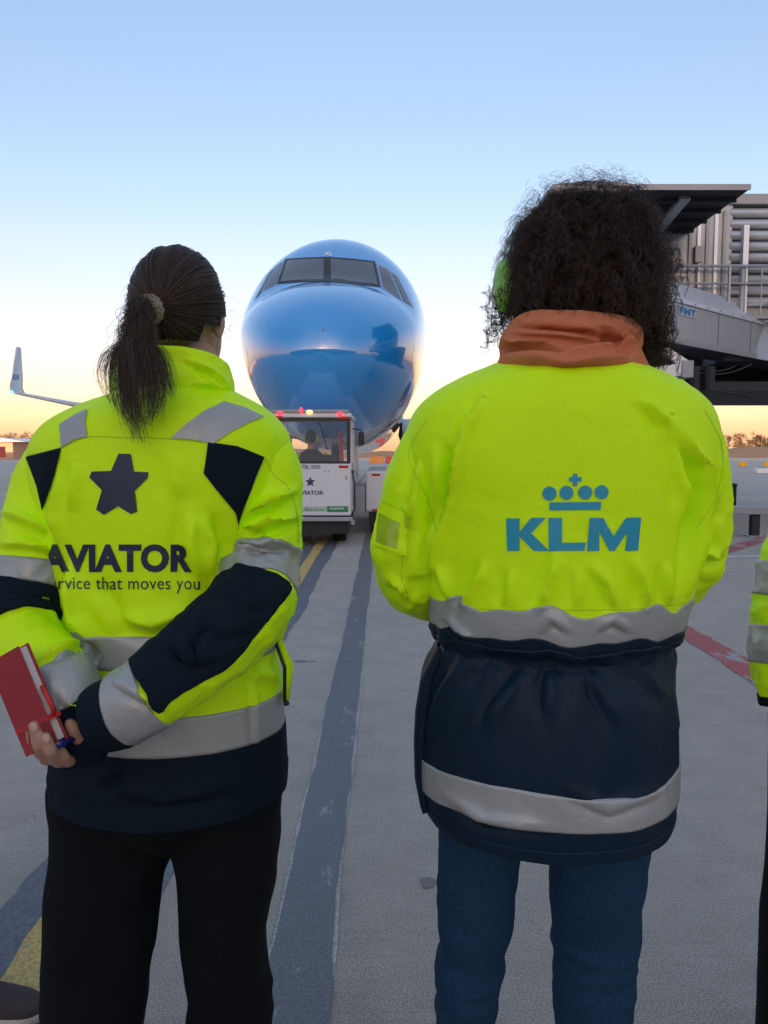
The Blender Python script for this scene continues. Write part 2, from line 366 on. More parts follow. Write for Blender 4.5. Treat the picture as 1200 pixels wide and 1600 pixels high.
for k, px_ in enumerate((1160, 1199)):
    p = gnd(px_, 731); t = empty('airfield_sign', p, ('small yellow airfield sign on legs beside the kerb wall', 'second yellow airfield sign further along the kerb wall')[k], 'sign')
    MB().box(p.x - .33, p.x + .33, p.y - .08, p.y + .08, .14, .5).build('panel', mat('yellow_sign_panel%d' % k, (.8, .42, .02), .4), t, bevel=.02)
    for dx in (-.22, .22): MB().box(p.x + dx - .03, p.x + dx + .03, p.y - .04, p.y + .04, 0, .14).build('leg', M_STEELP, t)

# ------------------------------------------------------------------ aircraft
AX, NY = -0.97, 11.35            # centre line and nose tip
def plane_material():
    m, n, l, b = new_mat('aircraft_blue_white_paint')
    t = n.new('ShaderNodeTexCoord'); s = n.new('ShaderNodeSeparateXYZ'); l.new(t.outputs['Object'], s.inputs[0])
    # belly line: white below z = 1.78 + 0.62 (s - 2.4)
    ma = n.new('ShaderNodeMath'); ma.operation = 'MULTIPLY_ADD'; ma.inputs[1].default_value = 0.62; ma.inputs[2].default_value = 1.86 - 0.62 * (NY + 2.2); l.new(s.outputs[1], ma.inputs[0])
    mn = n.new('ShaderNodeMath'); mn.operation = 'MINIMUM'; mn.inputs[1].default_value = 3.2; l.new(ma.outputs[0], mn.inputs[0])
    su = n.new('ShaderNodeMath'); su.operation = 'SUBTRACT'; l.new(s.outputs[2], su.inputs[0]); l.new(mn.outputs[0], su.inputs[1])
    st = n.new('ShaderNodeMath'); st.operation = 'GREATER_THAN'; st.inputs[1].default_value = 0.0; l.new(su.outputs[0], st.inputs[0])
    mx = n.new('ShaderNodeMixRGB'); mx.inputs[1].default_value = (0.58, 0.60, 0.63, 1); mx.inputs[2].default_value = (0.007, 0.30, 0.76, 1); l.new(st.outputs[0], mx.inputs[0])
    l.new(mx.outputs[0], b.inputs['Base Color'])
    b.inputs['Roughness'].default_value = 0.22; b.inputs['Coat Weight'].default_value = 1.0; b.inputs['Coat Roughness'].default_value = 0.025; b.inputs['Coat IOR'].default_value = 2.1
    return m
M_PLANE = plane_material()
M_WING = mat('wing_grey_paint', (0.50, 0.52, 0.55), 0.35, 0.1, var=0.05)
M_BLUE = mat('logo_blue_paint', (0.01, 0.2, 0.55), 0.4)
def interp(tab, s):
    # monotone-ish smooth interpolation of table rows
    xs = [r[0] for r in tab]
    if s <= xs[0]: return tab[0][1:]
    if s >= xs[-1]: return tab[-1][1:]
    i = max(k for k in range(len(xs) - 1) if xs[k] <= s); h = xs[i + 1] - xs[i]; t = (s - xs[i]) / h
    res = []
    for c in range(1, len(tab[0])):
        p1, p2 = tab[i][c], tab[i + 1][c]
        m1 = (p2 - tab[i - 1][c]) / (xs[i + 1] - xs[i - 1]) if i > 0 else (p2 - p1) / h
        m2 = (tab[i + 2][c] - p1) / (xs[i + 2] - xs[i]) if i + 2 < len(xs) else (p2 - p1) / h
        t2, t3 = t * t, t * t * t
        res.append((2*t3 - 3*t2 + 1) * p1 + (t3 - 2*t2 + t) * h * m1 + (-2*t3 + 3*t2) * p2 + (t3 - t2) * h * m2)
    return res
#        s     halfw  top   bottom  zc
FUS = [(0.0,  0.02, 2.93, 2.89, 2.91), (0.06, 0.30, 3.20, 2.62, 2.91), (0.2,  0.56, 3.44, 2.38, 2.94), (0.5,  0.88, 3.72, 2.10, 3.02), (1.0, 1.20, 4.00, 1.84, 3.16),
       (1.6,  1.46, 4.24, 1.64, 3.32), (2.1, 1.60, 4.42, 1.54, 3.44), (2.8,  1.72, 4.98, 1.45, 3.56), (3.5, 1.80, 5.45, 1.40, 3.64), (4.4,  1.85, 5.74, 1.38, 3.70),
       (6.0,  1.87, 5.86, 1.38, 3.72), (22.0, 1.87, 5.86, 1.38, 3.72), (27.0, 1.55, 5.60, 2.2, 3.9), (33.0, 0.75, 5.45, 3.9, 4.7), (36.0, 0.3, 5.3, 4.8, 5.05)]
ss = list(np.concatenate([np.linspace(0, 0.5, 22), np.linspace(0.55, 6, 60), np.linspace(6.5, 36, 30)])); NU = 128
V, F = [], []
for s in ss:
    a, zt, zb, zc = interp(FUS, s)
    for k in range(NU):
        q = 2 * math.pi * k / NU; c, sn = math.cos(q), math.sin(q)
        ht = (zt - zc) if sn > 0 else (zc - zb)
        V.append((AX + a * c, NY + s, zc + ht * sn))
for i in range(len(ss) - 1):
    for k in range(NU): F.append((i*NU + k, i*NU + (k+1) % NU, (i+1)*NU + (k+1) % NU, (i+1)*NU + k))
F.append(tuple(range(NU - 1, -1, -1)))
plane = empty('airliner', (AX, NY + 14, 0), 'blue nosed passenger jet with white belly parked facing the group', 'airplane')
fus = mesh_obj('fuselage', V, F, M_PLANE, plane, True)
FB = bvh_of(fus)
M_FRAME = mat('window_frame_black', (0.02, 0.021, 0.024), 0.45)
M_CGLASS = mat('cockpit_glass', (0.075, 0.085, 0.105), 0.06, spec=0.9, var=0.35, vscale=2)
M_SEAL_L = mat('window_seal_grey', (0.30, 0.36, 0.46), 0.4)
M_CREWTXT = mat('white_lettering', (0.8, 0.8, 0.82), 0.4)
drape_px('windshield_frame', poly_bm([[(433, 444), (446, 404.5), (478, 402.5), (512, 401.5), (548, 404), (586, 408.5), (595, 449), (553, 444), (512, 440), (472, 441)]]), FB, 0.006, M_FRAME, plane)
drape_px('windshield_pane', poly_bm([[(438.5, 440.5), (449.5, 407.5), (478, 405.8), (506, 405), (505.5, 437), (472, 438)]]), FB, 0.012, M_CGLASS, plane)
drape_px('windshield_pane', poly_bm([[(517, 405), (548, 407.3), (582, 411.3), (590, 445), (553, 440.6), (517, 437)]]), FB, 0.012, M_CGLASS, plane)
sides = [[(588, 412), (606, 420), (631, 472), (597, 450)], [(608, 422), (620, 431), (646, 481), (633, 473)],
         [(444, 407), (430, 417), (408, 456), (432, 445)], [(428, 419), (419, 428), (397, 470), (406, 459)]]
for s_ in sides:
    cx_ = sum(p[0] for p in s_) / 4; cy_ = sum(p[1] for p in s_) / 4
    drape_px('side_window_seal', poly_bm([s_]), FB, 0.005, M_SEAL_L, plane, 4)
    drape_px('side_window_pane', poly_bm([[(cx_ + (p[0] - cx_) * .8, cy_ + (p[1] - cy_) * .86) for p in s_]]), FB, 0.012, M_CGLASS, plane, 4)
for wx0, wy0, wx1, wy1 in ((500, 441, 462, 441), (526, 442, 566, 444)):      # parked wipers
    q = []
    for t_ in (0, .5, 1):
        h, nr, _, _ = FB.ray_cast(Vector((0, 0, CAM_H)), ray(wx0 + (wx1 - wx0) * t_, wy0 + (wy1 - wy0) * t_).normalized()); q.append(h + nr * .03)
    MB().tube(q, .011, 6).build('wiper', M_FRAME, plane)
drape_px('registration_lettering', fit_bm(text_bm('XL', bold=0.03), 507, 519, 394, 400), FB, 0.008, M_CREWTXT, plane, 3)
for (ax_, ay_) in ((505, 515), (430, 590), (600, 585)):       # nose probes
    h, nr, _, _ = FB.ray_cast(Vector((0, 0, CAM_H)), ray(ax_, ay_).normalized())
    MB().tube([h - nr * 0.02, h + nr * 0.07, h + nr * 0.07 + Vector((0, -0.14 if ax_ != 505 else 0, 0.0 if ax_ != 505 else 0.12))], [0.016, 0.012, 0.006], 8).build('probe', M_STEEL, plane, True)
MB().tube([(AX, NY + 5.2, 5.5), (AX, NY + 5.3, 5.95)], [0.03, 0.012], 8).build('antenna', M_WHITE, plane)
# wings with winglets
def wing(sg):
    m = MB(); st = [(1.6, 14.0, 7.6, 2.05, 0.85), (6.4, 17.4, 4.4, 2.6, 0.42), (13.0, 21.6, 2.6, 3.45, 0.24), (16.5, 24.0, 1.7, 4.1, 0.15)]
    pr = [(0, 0), (0.08, 0.42), (0.3, 0.6), (0.6, 0.42), (1, 0.02), (0.6, -0.28), (0.3, -0.4), (0.08, -0.3)]
    V, F = [], []
    for (x, y, c, z, th) in st:
        for (u, w) in pr: V.append((AX + sg * x, NY + y + u * c, z + w * th))
    # winglet: curve up
    for (x, y, c, z, lx) in ((16.95, 24.5, 1.5, 4.2, 0.12), (17.2, 24.9, 1.35, 4.5, 0.12), (17.3, 25.4, 1.1, 5.1, 0.09), (17.5, 26.3, 0.55, 6.6, 0.05)):
        for (u, w) in pr: V.append((AX + sg * (x - w * lx), NY + y + u * c, z + w * lx * 0.3))
    n = len(pr); S = len(st) + 4
    for i in range(S - 1):
        for k in range(n): F.append((i*n + k, i*n + (k+1) % n, (i+1)*n + (k+1) % n, (i+1)*n + k))
    F.append(tuple((S - 1) * n + k for k in range(n)))
    w = MB().add(V, F).build('wing', M_WING, plane, True)
    e = MB()
    for (ex, r0) in ((5.0, 0.95),):
        yy = NY + 13.2
        ring = [(yy, r0 * .86), (yy + .12, r0 * .98), (yy + .8, r0 * 1.08), (yy + 2.4, r0 * 1.0), (yy + 3.6, r0 * .7)]
        V, F = [], []
        for (y, r) in ring:
            for k in range(24): V.append((AX + sg * ex + r * math.cos(k * .2618), y, 1.62 + r * math.sin(k * .2618)))
        for i in range(4):
            for k in range(24): F.append((i*24 + k, i*24 + (k+1) % 24, (i+1)*24 + (k+1) % 24, (i+1)*24 + k))
        F.append(tuple(96 + k for k in range(24))); e.add(V, F)
    e.tube([(AX + sg * 5.0, NY + 15, 2.5), (AX + sg * 5.0, NY + 18, 2.45)], 0.2, 10)
    e.build('engine', M_WHITE, plane, True)
    return w
for sg in (-1, 1): wing(sg)
wl_o = [o for o in plane.children if o.name.startswith('wing')][0]
drape_px('winglet_logo', fit_bm(text_bm('KLM', bold=0.02), 20, 29.5, 585, 593), bvh_of(wl_o), 0.02, M_BLUE, plane, 3)
MB().ell((AX - 16.8, NY + 24.3, 4.18), (0.07, 0.1, 0.07)).build('navigation_light', emit_mat('green_nav_light', (0.1, 1.0, 0.35), 3), plane, True)
# tail
MB().prism([(AX - .12, NY + 29, 5.4), (AX - .12, NY + 35.5, 5.4), (AX - .12, NY + 37.5, 11.9), (AX - .12, NY + 35.2, 11.9)], (0.24, 0, 0)).build('tail_fin', M_WHITE, plane)
for sg in (-1, 1):
    MB().prism([(AX + sg * .5, NY + 32, 5.2), (AX + sg * .5, NY + 35.5, 5.2), (AX + sg * 3.0, NY + 36.6, 5.5), (AX + sg * 3.0, NY + 35.0, 5.5)], (0, 0, 0.15)).build('tailplane', M_WHITE, plane)
# gear and gear doors
g_ = MB(); g_.tube([(AX, NY + 3.6, 1.5), (AX, NY + 3.5, 0.45)], 0.09, 12); g_.tube([(AX - .3, NY + 3.5, .45), (AX + .3, NY + 3.5, .45)], 0.05, 10); g_.beam((AX, NY + 3.45, .8), (AX, NY + 4.6, 1.5), .08, .08)
g_.build('nose_gear', M_STEEL, plane, True)
for sg in (-1, 1):
    MB().tube([(AX + sg * .16, NY + 3.5, .47), (AX + sg * .34, NY + 3.5, .47)], 0.35, 22).build('wheel', M_BLACK, plane)
    MB().box(AX + sg * .42 - .015, AX + sg * .42 + .015, NY + 2.9, NY + 4.3, 0.85, 1.5).build('gear_door', M_WHITE, plane)
    MB().tube([(AX + sg * 2.86, NY + 18.5, 2.0), (AX + sg * 2.86, NY + 18.5, .55)], 0.13, 12).build('main_gear', M_STEEL, plane)
    for w_ in (-.43, .43):
        MB().tube([(AX + sg * 2.86 + w_ - .17, NY + 18.5, .56), (AX + sg * 2.86 + w_ + .17, NY + 18.5, .56)], 0.56, 22).build('wheel', M_BLACK, plane)

# ------------------------------------------------------------------ tow tug
TY = 10.6
k_ = TY / FPX
def tx(x): return (x - 600) * k_ * 1.004
def tz(y): return at(600, y, TY).z
tug = empty('tow_tug', (tx(486), TY + 1, 0), 'white aircraft tow tug with glazed cab under the jet nose', 'tow tractor')
M_TUG = mat('tug_white_paint', (0.66, 0.67, 0.69), 0.38, var=0.06, vscale=3)
M_TUGG = mat('tug_grey_trim', (0.32, 0.33, 0.35), 0.5)
M_NAVY_P = mat('navy_print', (0.012, 0.05, 0.13), 0.5)
M_GREEN = mat('green_sticker', (0.02, 0.22, 0.09), 0.5)
M_REFL_R = mat('red_reflector', (0.45, 0.02, 0.03), 0.25, var=0.1)
M_TGL = glass_mat('tug_window_glass', (0.5, 0.55, 0.58), 0.09)
xl, xr = tx(424), tx(548); zr, zw, zb = tz(645), tz(724), tz(806)
dep = 1.55; Y0, Y1 = TY, TY + dep
lower = MB().box(xl, xr, Y0, Y1, zb, zw).build('cab_body', M_TUG, tug, bevel=0.02)
MB().box(xl + .03, xr - .03, Y0 + .03, Y1, 0.18, zb - .004).build('chassis', M_DARK, tug)
for (px_, py_) in ((xl, Y0), (xr - .055, Y0), (xl, Y1 - .06), (xr - .055, Y1 - .06), (xr - .05, Y0 + .62)):
    MB().box(px_ + .002, px_ + .053, py_ + .002, py_ + .055, zw, zr - .07).build('pillar', M_TUG if py_ != Y0 else M_FRAME, tug)
MB().box(xl + .055, xr - .055, Y0 + .002, Y0 + .03, zw, zw + .03).build('window_frame', M_FRAME, tug)
MB().box(xl + .055, xr - .055, Y0 + .002, Y0 + .03, zr - .12, zr - .07).build('window_frame', M_FRAME, tug)
MB().box(xl - .01, xr + .01, Y0 - .02, Y1 + .03, zr - .068, zr).build('roof', M_TUG, tug, bevel=0.015)
MB().box(xl + .02, xr - .02, Y0 - .035, Y0 + .05, zr + .001, zr + .045).build('light_bar', M_TUGG, tug, bevel=0.008)
MB().box(xl + .056, xr - .056, Y0 + .012, Y0 + .018, zw + .03, zr - .12).build('window_pane', M_TGL, tug)
MB().box(xr - .03, xr - .024, Y0 + .06, Y1 - .06, zw + .01, zr - .08).build('side_window_pane', M_TGL, tug)
MB().box(xl + .024, xl + .03, Y0 + .06, Y1 - .06, zw + .01, zr - .08).build('side_window_pane', M_TGL, tug)
MB().box(xr + .002, xr + .02, Y0 + .58, Y0 + .61, zb + .1, zw).build('door_edge', M_TUGG, tug)
MB().box(xr + .002, xr + .03, Y0 + .66, Y0 + .8, zw - .16, zw - .12).build('door_handle', M_DARK, tug)
MB().box(xl + .02, xr + .03, Y0 - .07, Y0 - .005, zb - .075, zb - .015).build('bumper', M_TUGG, tug, bevel=0.012)
MB().tube([(xr + .03, Y0 - .04, zb - .12), (xr + .03, Y0 - .04, zb - .05)], 0.03, 10).build('hitch_pin', M_STEEL, tug)
M_LR = emit_mat('red_lamp', (1.0, 0.03, 0.05), 2.2); M_LA = emit_mat('amber_lamp', (1.0, 0.62, 0.15), 2.0)
def lamp(px, w, h, y, m, name):
    c = at(px, y, TY); MB().box(c.x - w * 1.05, c.x + w * 1.05, TY - .015, TY + .04, c.z - h - .012, c.z - h * .55).build('lamp_base', M_TUGG, tug); MB().ell((c.x, TY - .03, c.z), (w, .05, h), 14, 8).build(name, m, tug, True)
lamp(438, .042, .024, 646, M_LR, 'tail_lamp'); lamp(531, .042, .026, 647, M_LR, 'tail_lamp')
lamp(471, .022, .042, 641, M_LR, 'beacon'); lamp(484, .045, .030, 644, M_LA, 'beacon')
def decal(name, bm, x0, x1, y0, y1, m, Y=TY - .004):
    fit_bm(bm, x0, x1, y0, y1)
    for v in bm.verts: v.co = at(v.co.x, v.co.y, Y)
    me = bpy.data.meshes.new(name); bm.to_mesh(me); bm.free(); me.materials.append(m); return link(bpy.data.objects.new(name, me), tug)
def star_pts(n=5, r0=1.0, r1=0.46, rot=90):
    return [((r0 if k % 2 == 0 else r1) * math.cos(R(rot + k * 36)), (r0 if k % 2 == 0 else r1) * math.sin(R(rot + k * 36))) for k in range(10)]
SQ = [(0, 0), (1, 0), (1, 1), (0, 1)]
decal('fleet_number', text_bm('TBL 0053', bold=0.012), 471, 500.5, 726.5, 732.5, M_NAVY_P)
decal('star_emblem', poly_bm([star_pts()]), 477, 492.5, 744.5, 760, M_NAVY_P)
decal('lettering', text_bm('AVIATOR', bold=0.03), 463.5, 505.5, 766.5, 773, M_NAVY_P)
decal('sticker', poly_bm([SQ]), 443, 514, 791, 799.5, mat('pale_green_sticker', (0.45, 0.55, 0.50), 0.5), TY - .003)
decal('sticker', poly_bm([SQ]), 511, 544, 791, 800, M_GREEN, TY - .005)
decal('lettering', text_bm('100% Electric', bold=0.01), 452, 507, 793.2, 798.2, M_GREEN, TY - .006)
decal('lettering', text_bm('KALMAR', bold=0.02), 516, 538, 793, 796, M_CREWTXT, TY - .008)
decal('reflector', poly_bm([SQ]), 529.5, 544, 727.5, 731.5, M_REFL_R)
decal('reflector', poly_bm([SQ]), 426, 441, 650, 654, M_REFL_R, TY - .03)
decal('reflector', poly_bm([SQ]), 530, 545, 651, 655, M_REFL_R, TY - .03)
for (x, y) in ((507, 735.5), (513, 736)): decal('rivet', poly_bm([SQ]), x, x + 1.5, y, y + 1.5, M_DARK)
for sg, x_ in ((-1, xl), (1, xr)):
    MB().tube([(x_, Y0 + .9, zr - .2), (x_ + sg * .13, Y0 + .86, zr - .22), (x_ + sg * .13, Y0 + .86, zr - .45)], .011, 8).build('mirror_arm', M_FRAME, tug)
    MB().box(x_ + sg * .13 - .045, x_ + sg * .13 + .045, Y0 + .83, Y0 + .86, zr - .45, zr - .25).build('mirror', M_FRAME, tug, bevel=.01)
MB().tube([(tx(500), Y0 - .012, zr - .13), (tx(512), Y0 - .014, zw + .2)], .007, 6).build('wiper', M_FRAME, tug)
MB().tube([(xr + .012, Y0 + .2, zw - .1), (xr + .05, Y0 + .2, zw - .3), (xr + .045, Y0 + .24, zb + .1), (xr + .01, Y0 + .3, zb)], .012, 8).build('hose', M_FRAME, tug, True)
MB().box(tx(486) - .002, tx(486) + .002, Y0 - .0025, Y0 - .001, zb + .16, zb + .30).build('panel_gap', M_TUGG, tug)
for x_ in (432, 541): MB().box(tx(x_) - .012, tx(x_) + .012, Y0 - .012, Y0 - .002, zb + .52, zb + .58).build('latch', M_TUGG, tug)
# wide rear body of the tug, beside the nose wheel
for (a, b) in ((tx(566) * 1.16 + .06, tx(603) * 1.16 + .25), (tx(360) * 1.16, tx(408) * 1.16)):
    YB = Y1 + .1
    MB().box(a, b, YB, YB + 3.4, at(600, 800, YB).z, at(600, 736, YB).z).build('rear_body', M_TUG, tug, bevel=0.03)
    MB().box(a + .05, b - .05, YB + .05, YB + 3.3, .12, at(600, 800, YB).z - .003).build('rear_chassis', M_DARK, tug)
    for zz in (742, 797): MB().box(a + .1, a + .24, YB - .006, YB - .002, at(600, zz + 1.6, YB).z, at(600, zz - 1.6, YB).z).build('reflector', M_REFL_R, tug)
MB().box(tx(408) * 1.16 + .01, tx(566) * 1.16 + .05, Y1 + .05, Y1 + .7, .35, .8).build('cross_beam', M_TUGG, tug)
for (wx, wy) in ((xl + .12, Y0 + .75), (xr - .3, Y0 + .75), (tx(566) * 1.16 + .1, Y1 + 1.6), (tx(380) * 1.16, Y1 + 1.6)):
    MB().tube([(wx, wy, .36), (wx + .2, wy, .36)], .36, 20).build('wheel', M_BLACK, tug)
MB().box(tx(489) - .25, tx(489) + .25, Y0 + .52, Y0 + .60, zw - .2, zw + .12).build('seat', M_DARK, tug, bevel=.03)
MB().beam((tx(524), Y0 + 1.2, zw + .5), (tx(530), Y0 + .9, zw - .05), .05, .05).build('grab_rail', M_RED, tug)
MB().tube([(tx(478), Y1 - .25, zw - .1), (tx(480), Y1 - .45, zw + .12)], .025, 8).build('steering_column', M_DARK, tug)
# driver
drv = empty('person', (tx(487), Y0 + .75, zb), 'driver seated in the tug cab wearing dark vest and green ear defenders', 'person')
M_SKIN = mat('skin', (0.42, 0.23, 0.165), 0.5, var=0.08, vscale=30, bump=0.05, bscale=300)
M_HIVIS = None
dc = at(486, 686, Y0 + .75)
m = MB(); m.ell((dc.x, dc.y, dc.z + .02), (.075, .095, .11)); m.tube([(dc.x, dc.y, dc.z - .05), (dc.x, dc.y, dc.z - .2)], [.05, .06], 12)
m.build('body', M_SKIN, drv, True)
MB().ell((dc.x, dc.y - .012, dc.z + .035), (.09, .105, .11)).build('hair', mat('driver_dark_hair', (.012, .011, .012), .6), drv, True)
ring = [(-.15, .07, .05), (-.2, .15, .09), (-.26, .2, .11), (-.36, .2, .12), (-.55, .17, .12), (-.75, .18, .13)]
V, F = [], []
for (dz, a, b) in ring:
    for k in range(20):
        c_, s_ = math.cos(k * .31416), math.sin(k * .31416); V.append((dc.x + a * math.copysign(abs(c_) ** .8, c_), dc.y + b * s_, dc.z + dz))
for i in range(len(ring) - 1):
    for k in range(20): F.append((i*20 + k, i*20 + (k+1) % 20, (i+1)*20 + (k+1) % 20, (i+1)*20 + k))
MB().add(V, F).build('vest', mat('driver_vest', (.02, .022, .03), .8), drv, True)
M_DHV = mat('driver_hi_vis_sleeve', (.35, .55, .02), .7)
for sg in (-1, 1):
    MB().tube([(dc.x + sg * .17, dc.y, dc.z - .23), (dc.x + sg * .235, dc.y + .02, dc.z - .42), (dc.x + sg * .17, dc.y + .28, dc.z - .5)], [.065, .06, .05], 12).build('sleeve', M_DHV, drv, True)
    MB().ell((dc.x + sg * .092, dc.y - .01, dc.z + .0), (.028, .045, .055)).build('ear_defender', M_DHV, drv, True)
# ------------------------------------------------------------------ jet bridge
jb = empty('jet_bridge', (7.5, 14, 0), 'grey steel jet bridge with louvred tunnel wall and canopy', 'jet bridge')
M_PANEL = mat('bridge_panel_grey', (0.35, 0.38, 0.415), 0.38, 0.3, var=0.14, vscale=2.5, bump=0.05, bscale=8)
M_PANEL_L = mat('bridge_panel_light', (0.60, 0.66, 0.74), 0.3, 0.35, var=0.08, vscale=2)
M_LOUV = mat('louvre_aluminium', (0.62, 0.63, 0.65), 0.35, 0.5, var=0.1, vscale=4)
# canopy slab with ribs underneath
zc = at(1085, 296, 12.0).z
MB().box(4.15, 5.92, 11.95, 14.3, zc, zc + .07).build('canopy', M_STEELP, jb, bevel=.01)
MB().box(4.17, 5.90, 11.93, 11.948, zc - .03, zc + .05).build('canopy_edge', M_STEELP, jb)
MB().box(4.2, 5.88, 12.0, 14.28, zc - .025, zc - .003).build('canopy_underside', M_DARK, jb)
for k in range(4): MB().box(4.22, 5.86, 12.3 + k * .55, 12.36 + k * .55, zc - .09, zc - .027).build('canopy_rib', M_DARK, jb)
MB().beam((5.0, 12.2, zc - .05), (4.75, 14.2, zc - .62), .16, .07).build('canopy_brace', M_STEELP, jb)
MB().prism([(2.9, 12.4, zc + .05), (4.3, 12.1, zc + .02), (4.3, 12.1, zc + .1), (3.6, 12.2, zc + .22), (2.9, 12.4, zc + .22)], (0, 2.0, 0)).build('cab_roof', M_STEEL, jb, bevel=.01)
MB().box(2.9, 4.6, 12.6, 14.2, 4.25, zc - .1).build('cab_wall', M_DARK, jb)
# wall behind: flat cladding with door, then louvred tunnel wall
wz0, wz1 = 3.7, at(1150, 304, 14.3).z
MB().box(4.6, 6.72, 14.3, 14.5, wz0, wz1 - .02).build('wall', M_PANEL, jb)
for k in range(5): MB().box(5.9 + k * .16, 5.96 + k * .16, 14.26, 14.298, wz0, wz1 - .3).build('cladding_rib', M_PANEL_L if k % 2 else M_STEELP, jb)
MB().box(5.35, 5.78, 14.27, 14.298, wz0, 5.25).build('door', M_STEELP, jb)
MB().box(5.36, 5.5, 14.262, 14.268, 4.55, 4.95).build('notice_plate', mat('yellowed_notice', (.42, .33, .22), .6), jb)
MB().tube([(5.62, 14.2, 4.75), (5.72, 14.2, 4.82), (5.72, 14.27, 4.82)], .03, 8).build('door_handle', M_STEEL, jb)
MB().box(6.72, 13.5, 14.42, 16.8, wz0 - .6, wz1 - .02).build('tunnel_body', M_STEELP, jb)
MB().box(6.65, 13.5, 14.24, 14.45, wz1 - .19, wz1).build('tunnel_top_rail', M_STEELP, jb, bevel=.01)
for k in range(9):
    z = wz1 - .32 - k * .205
    MB().tube([(6.68, 14.36, z), (13.5, 14.36, z)], .088, 14).build('louvre', M_LOUV, jb, True)
for x in (6.86, 9.2, 11.5): MB().box(x, x + .1, 14.12, 14.24, wz0 - .3, zc + (.09 if x < 7 else -.1)).build('post', M_PANEL_L, jb)
# platform and railing
pz = at(1100, 416, 14.1).z - .62
MB().box(5.3, 13.5, 14.0, 14.2, pz - .35, pz - .3).build('platform', M_STEELP, jb)
for z in (pz + .62, pz + .3): MB().tube([(5.2, 14.08, z), (13.5, 14.08, z)], .022 if z < pz + .5 else .03, 8).build('rail', M_STEEL, jb)
for k in range(26):
    x = 5.4 + k * .3
    if x < 6.4 and k % 3: continue
    MB().tube([(x, 14.08, pz - .35), (x, 14.08, pz + .62)], .016 if k % 4 else .032, 6).build('baluster', M_STEEL, jb)
# side box "FMT": runs away to the right
A, B = Vector((4.0, 11.35, 0)), Vector((7.35, 14.25, 0)); d = (B - A).normalized(); nrm = Vector((d.y, -d.x, 0))   # towards the camera side
back = -nrm
zt, zm, zb2 = 4.28, 3.80, 3.16
def P(s, o, z): q = A + d * s + back * o; return (q.x, q.y, z)
L = (B - A).length
MB().add([P(0, 0, zb2), P(L, 0, zb2), P(L, 0, zm), P(0, 0, zm), P(0, .9, zb2), P(L, .9, zb2), P(L, .9, zm), P(0, .9, zm)],
         [(0,1,2,3),(7,6,5,4),(0,4,5,1),(1,5,6,2),(2,6,7,3),(3,7,4,0)]).build('side_panel', M_PANEL, jb, bevel=.012)
MB().add([P(0, .004, zm + .004), P(L, .004, zm + .004), P(L, .5, zt), P(0, .5, zt), P(0, .9, zm + .004), P(L, .9, zm + .004), P(L, .9, zt), P(0, .9, zt)],
         [(0,1,2,3),(7,6,5,4),(0,4,5,1),(1,5,6,2),(2,6,7,3),(3,7,4,0)]).build('sloped_cover', M_PANEL_L, jb, bevel=.012)
MB().add([P(0, -.03, zm - .05), P(L + .02, -.03, zm - .05), P(L + .02, -.03, zm + .02), P(0, -.03, zm + .02), P(0, .0, zm - .05), P(L + .02, .0, zm - .05), P(L + .02, .0, zm + .02), P(0, .0, zm + .02)],
         [(0,1,2,3),(7,6,5,4),(0,4,5,1),(1,5,6,2),(2,6,7,3),(3,7,4,0)]).build('cover_lip', M_PANEL_L, jb)
MB().add([P(0, -.02, zb2 - .06), P(L, -.02, zb2 - .06), P(L, -.02, zb2 + .03), P(0, -.02, zb2 + .03), P(0, .1, zb2 - .06), P(L, .1, zb2 - .06), P(L, .1, zb2 + .03), P(0, .1, zb2 + .03)],
         [(0,1,2,3),(7,6,5,4),(0,4,5,1),(1,5,6,2),(2,6,7,3),(3,7,4,0)]).build('bottom_trim', M_STEELP, jb)
for s in (1.05, 2.6, 3.9):
    MB().add([P(s, -.006, zb2 + .04), P(s + .012, -.006, zb2 + .04), P(s + .012, -.006, zm - .06), P(s, -.006, zm - .06)], [(0,1,2,3)]).build('panel_joint', M_DARK, jb)
# end section turning away
C = Vector((B.x + 3.2, B.y + 0.35, 0))
MB().add([(B.x + .02, B.y, zm), (C.x, C.y, zm), (C.x, C.y, zb2 - .5), (B.x - .25, B.y - .2, zb2 - .06), (B.x + .02, B.y + 1, zm), (C.x, C.y + 1, zm), (C.x, C.y + 1, zb2 - .5), (B.x - .25, B.y + .8, zb2 - .06)],
         [(0,1,2,3),(7,6,5,4),(0,4,5,1),(1,5,6,2),(2,6,7,3),(3,7,4,0)]).build('end_panel', M_PANEL, jb, bevel=.012)
# FMT plate
p0, p1 = P(.92, -.012, 3.68), P(1.62, -.012, 3.55)
MB().add([P(1.2, -.012, 3.56), P(1.8, -.012, 3.56), P(1.8, -.012, 3.72), P(1.2, -.012, 3.72)], [(0,1,2,3)]).build('nameplate', mat('pale_nameplate', (.38, .42, .47), .4), jb)
bm = text_bm('FMT', bold=.03)
xs = [v.co.x for v in bm.verts]; ys = [v.co.y for v in bm.verts]; ax, bx, ay, by = min(xs), max(xs), min(ys), max(ys)
for v in bm.verts: v.co = Vector(P(1.23 + (v.co.x - ax) / (bx - ax) * .54, -.018, 3.585 + (v.co.y - ay) / (by - ay) * .11))
me = bpy.data.meshes.new('lettering'); bm.to_mesh(me); bm.free(); me.materials.append(mat('blue_lettering', (.02, .2, .48), .5)); link(bpy.data.objects.new('lettering', me), jb)
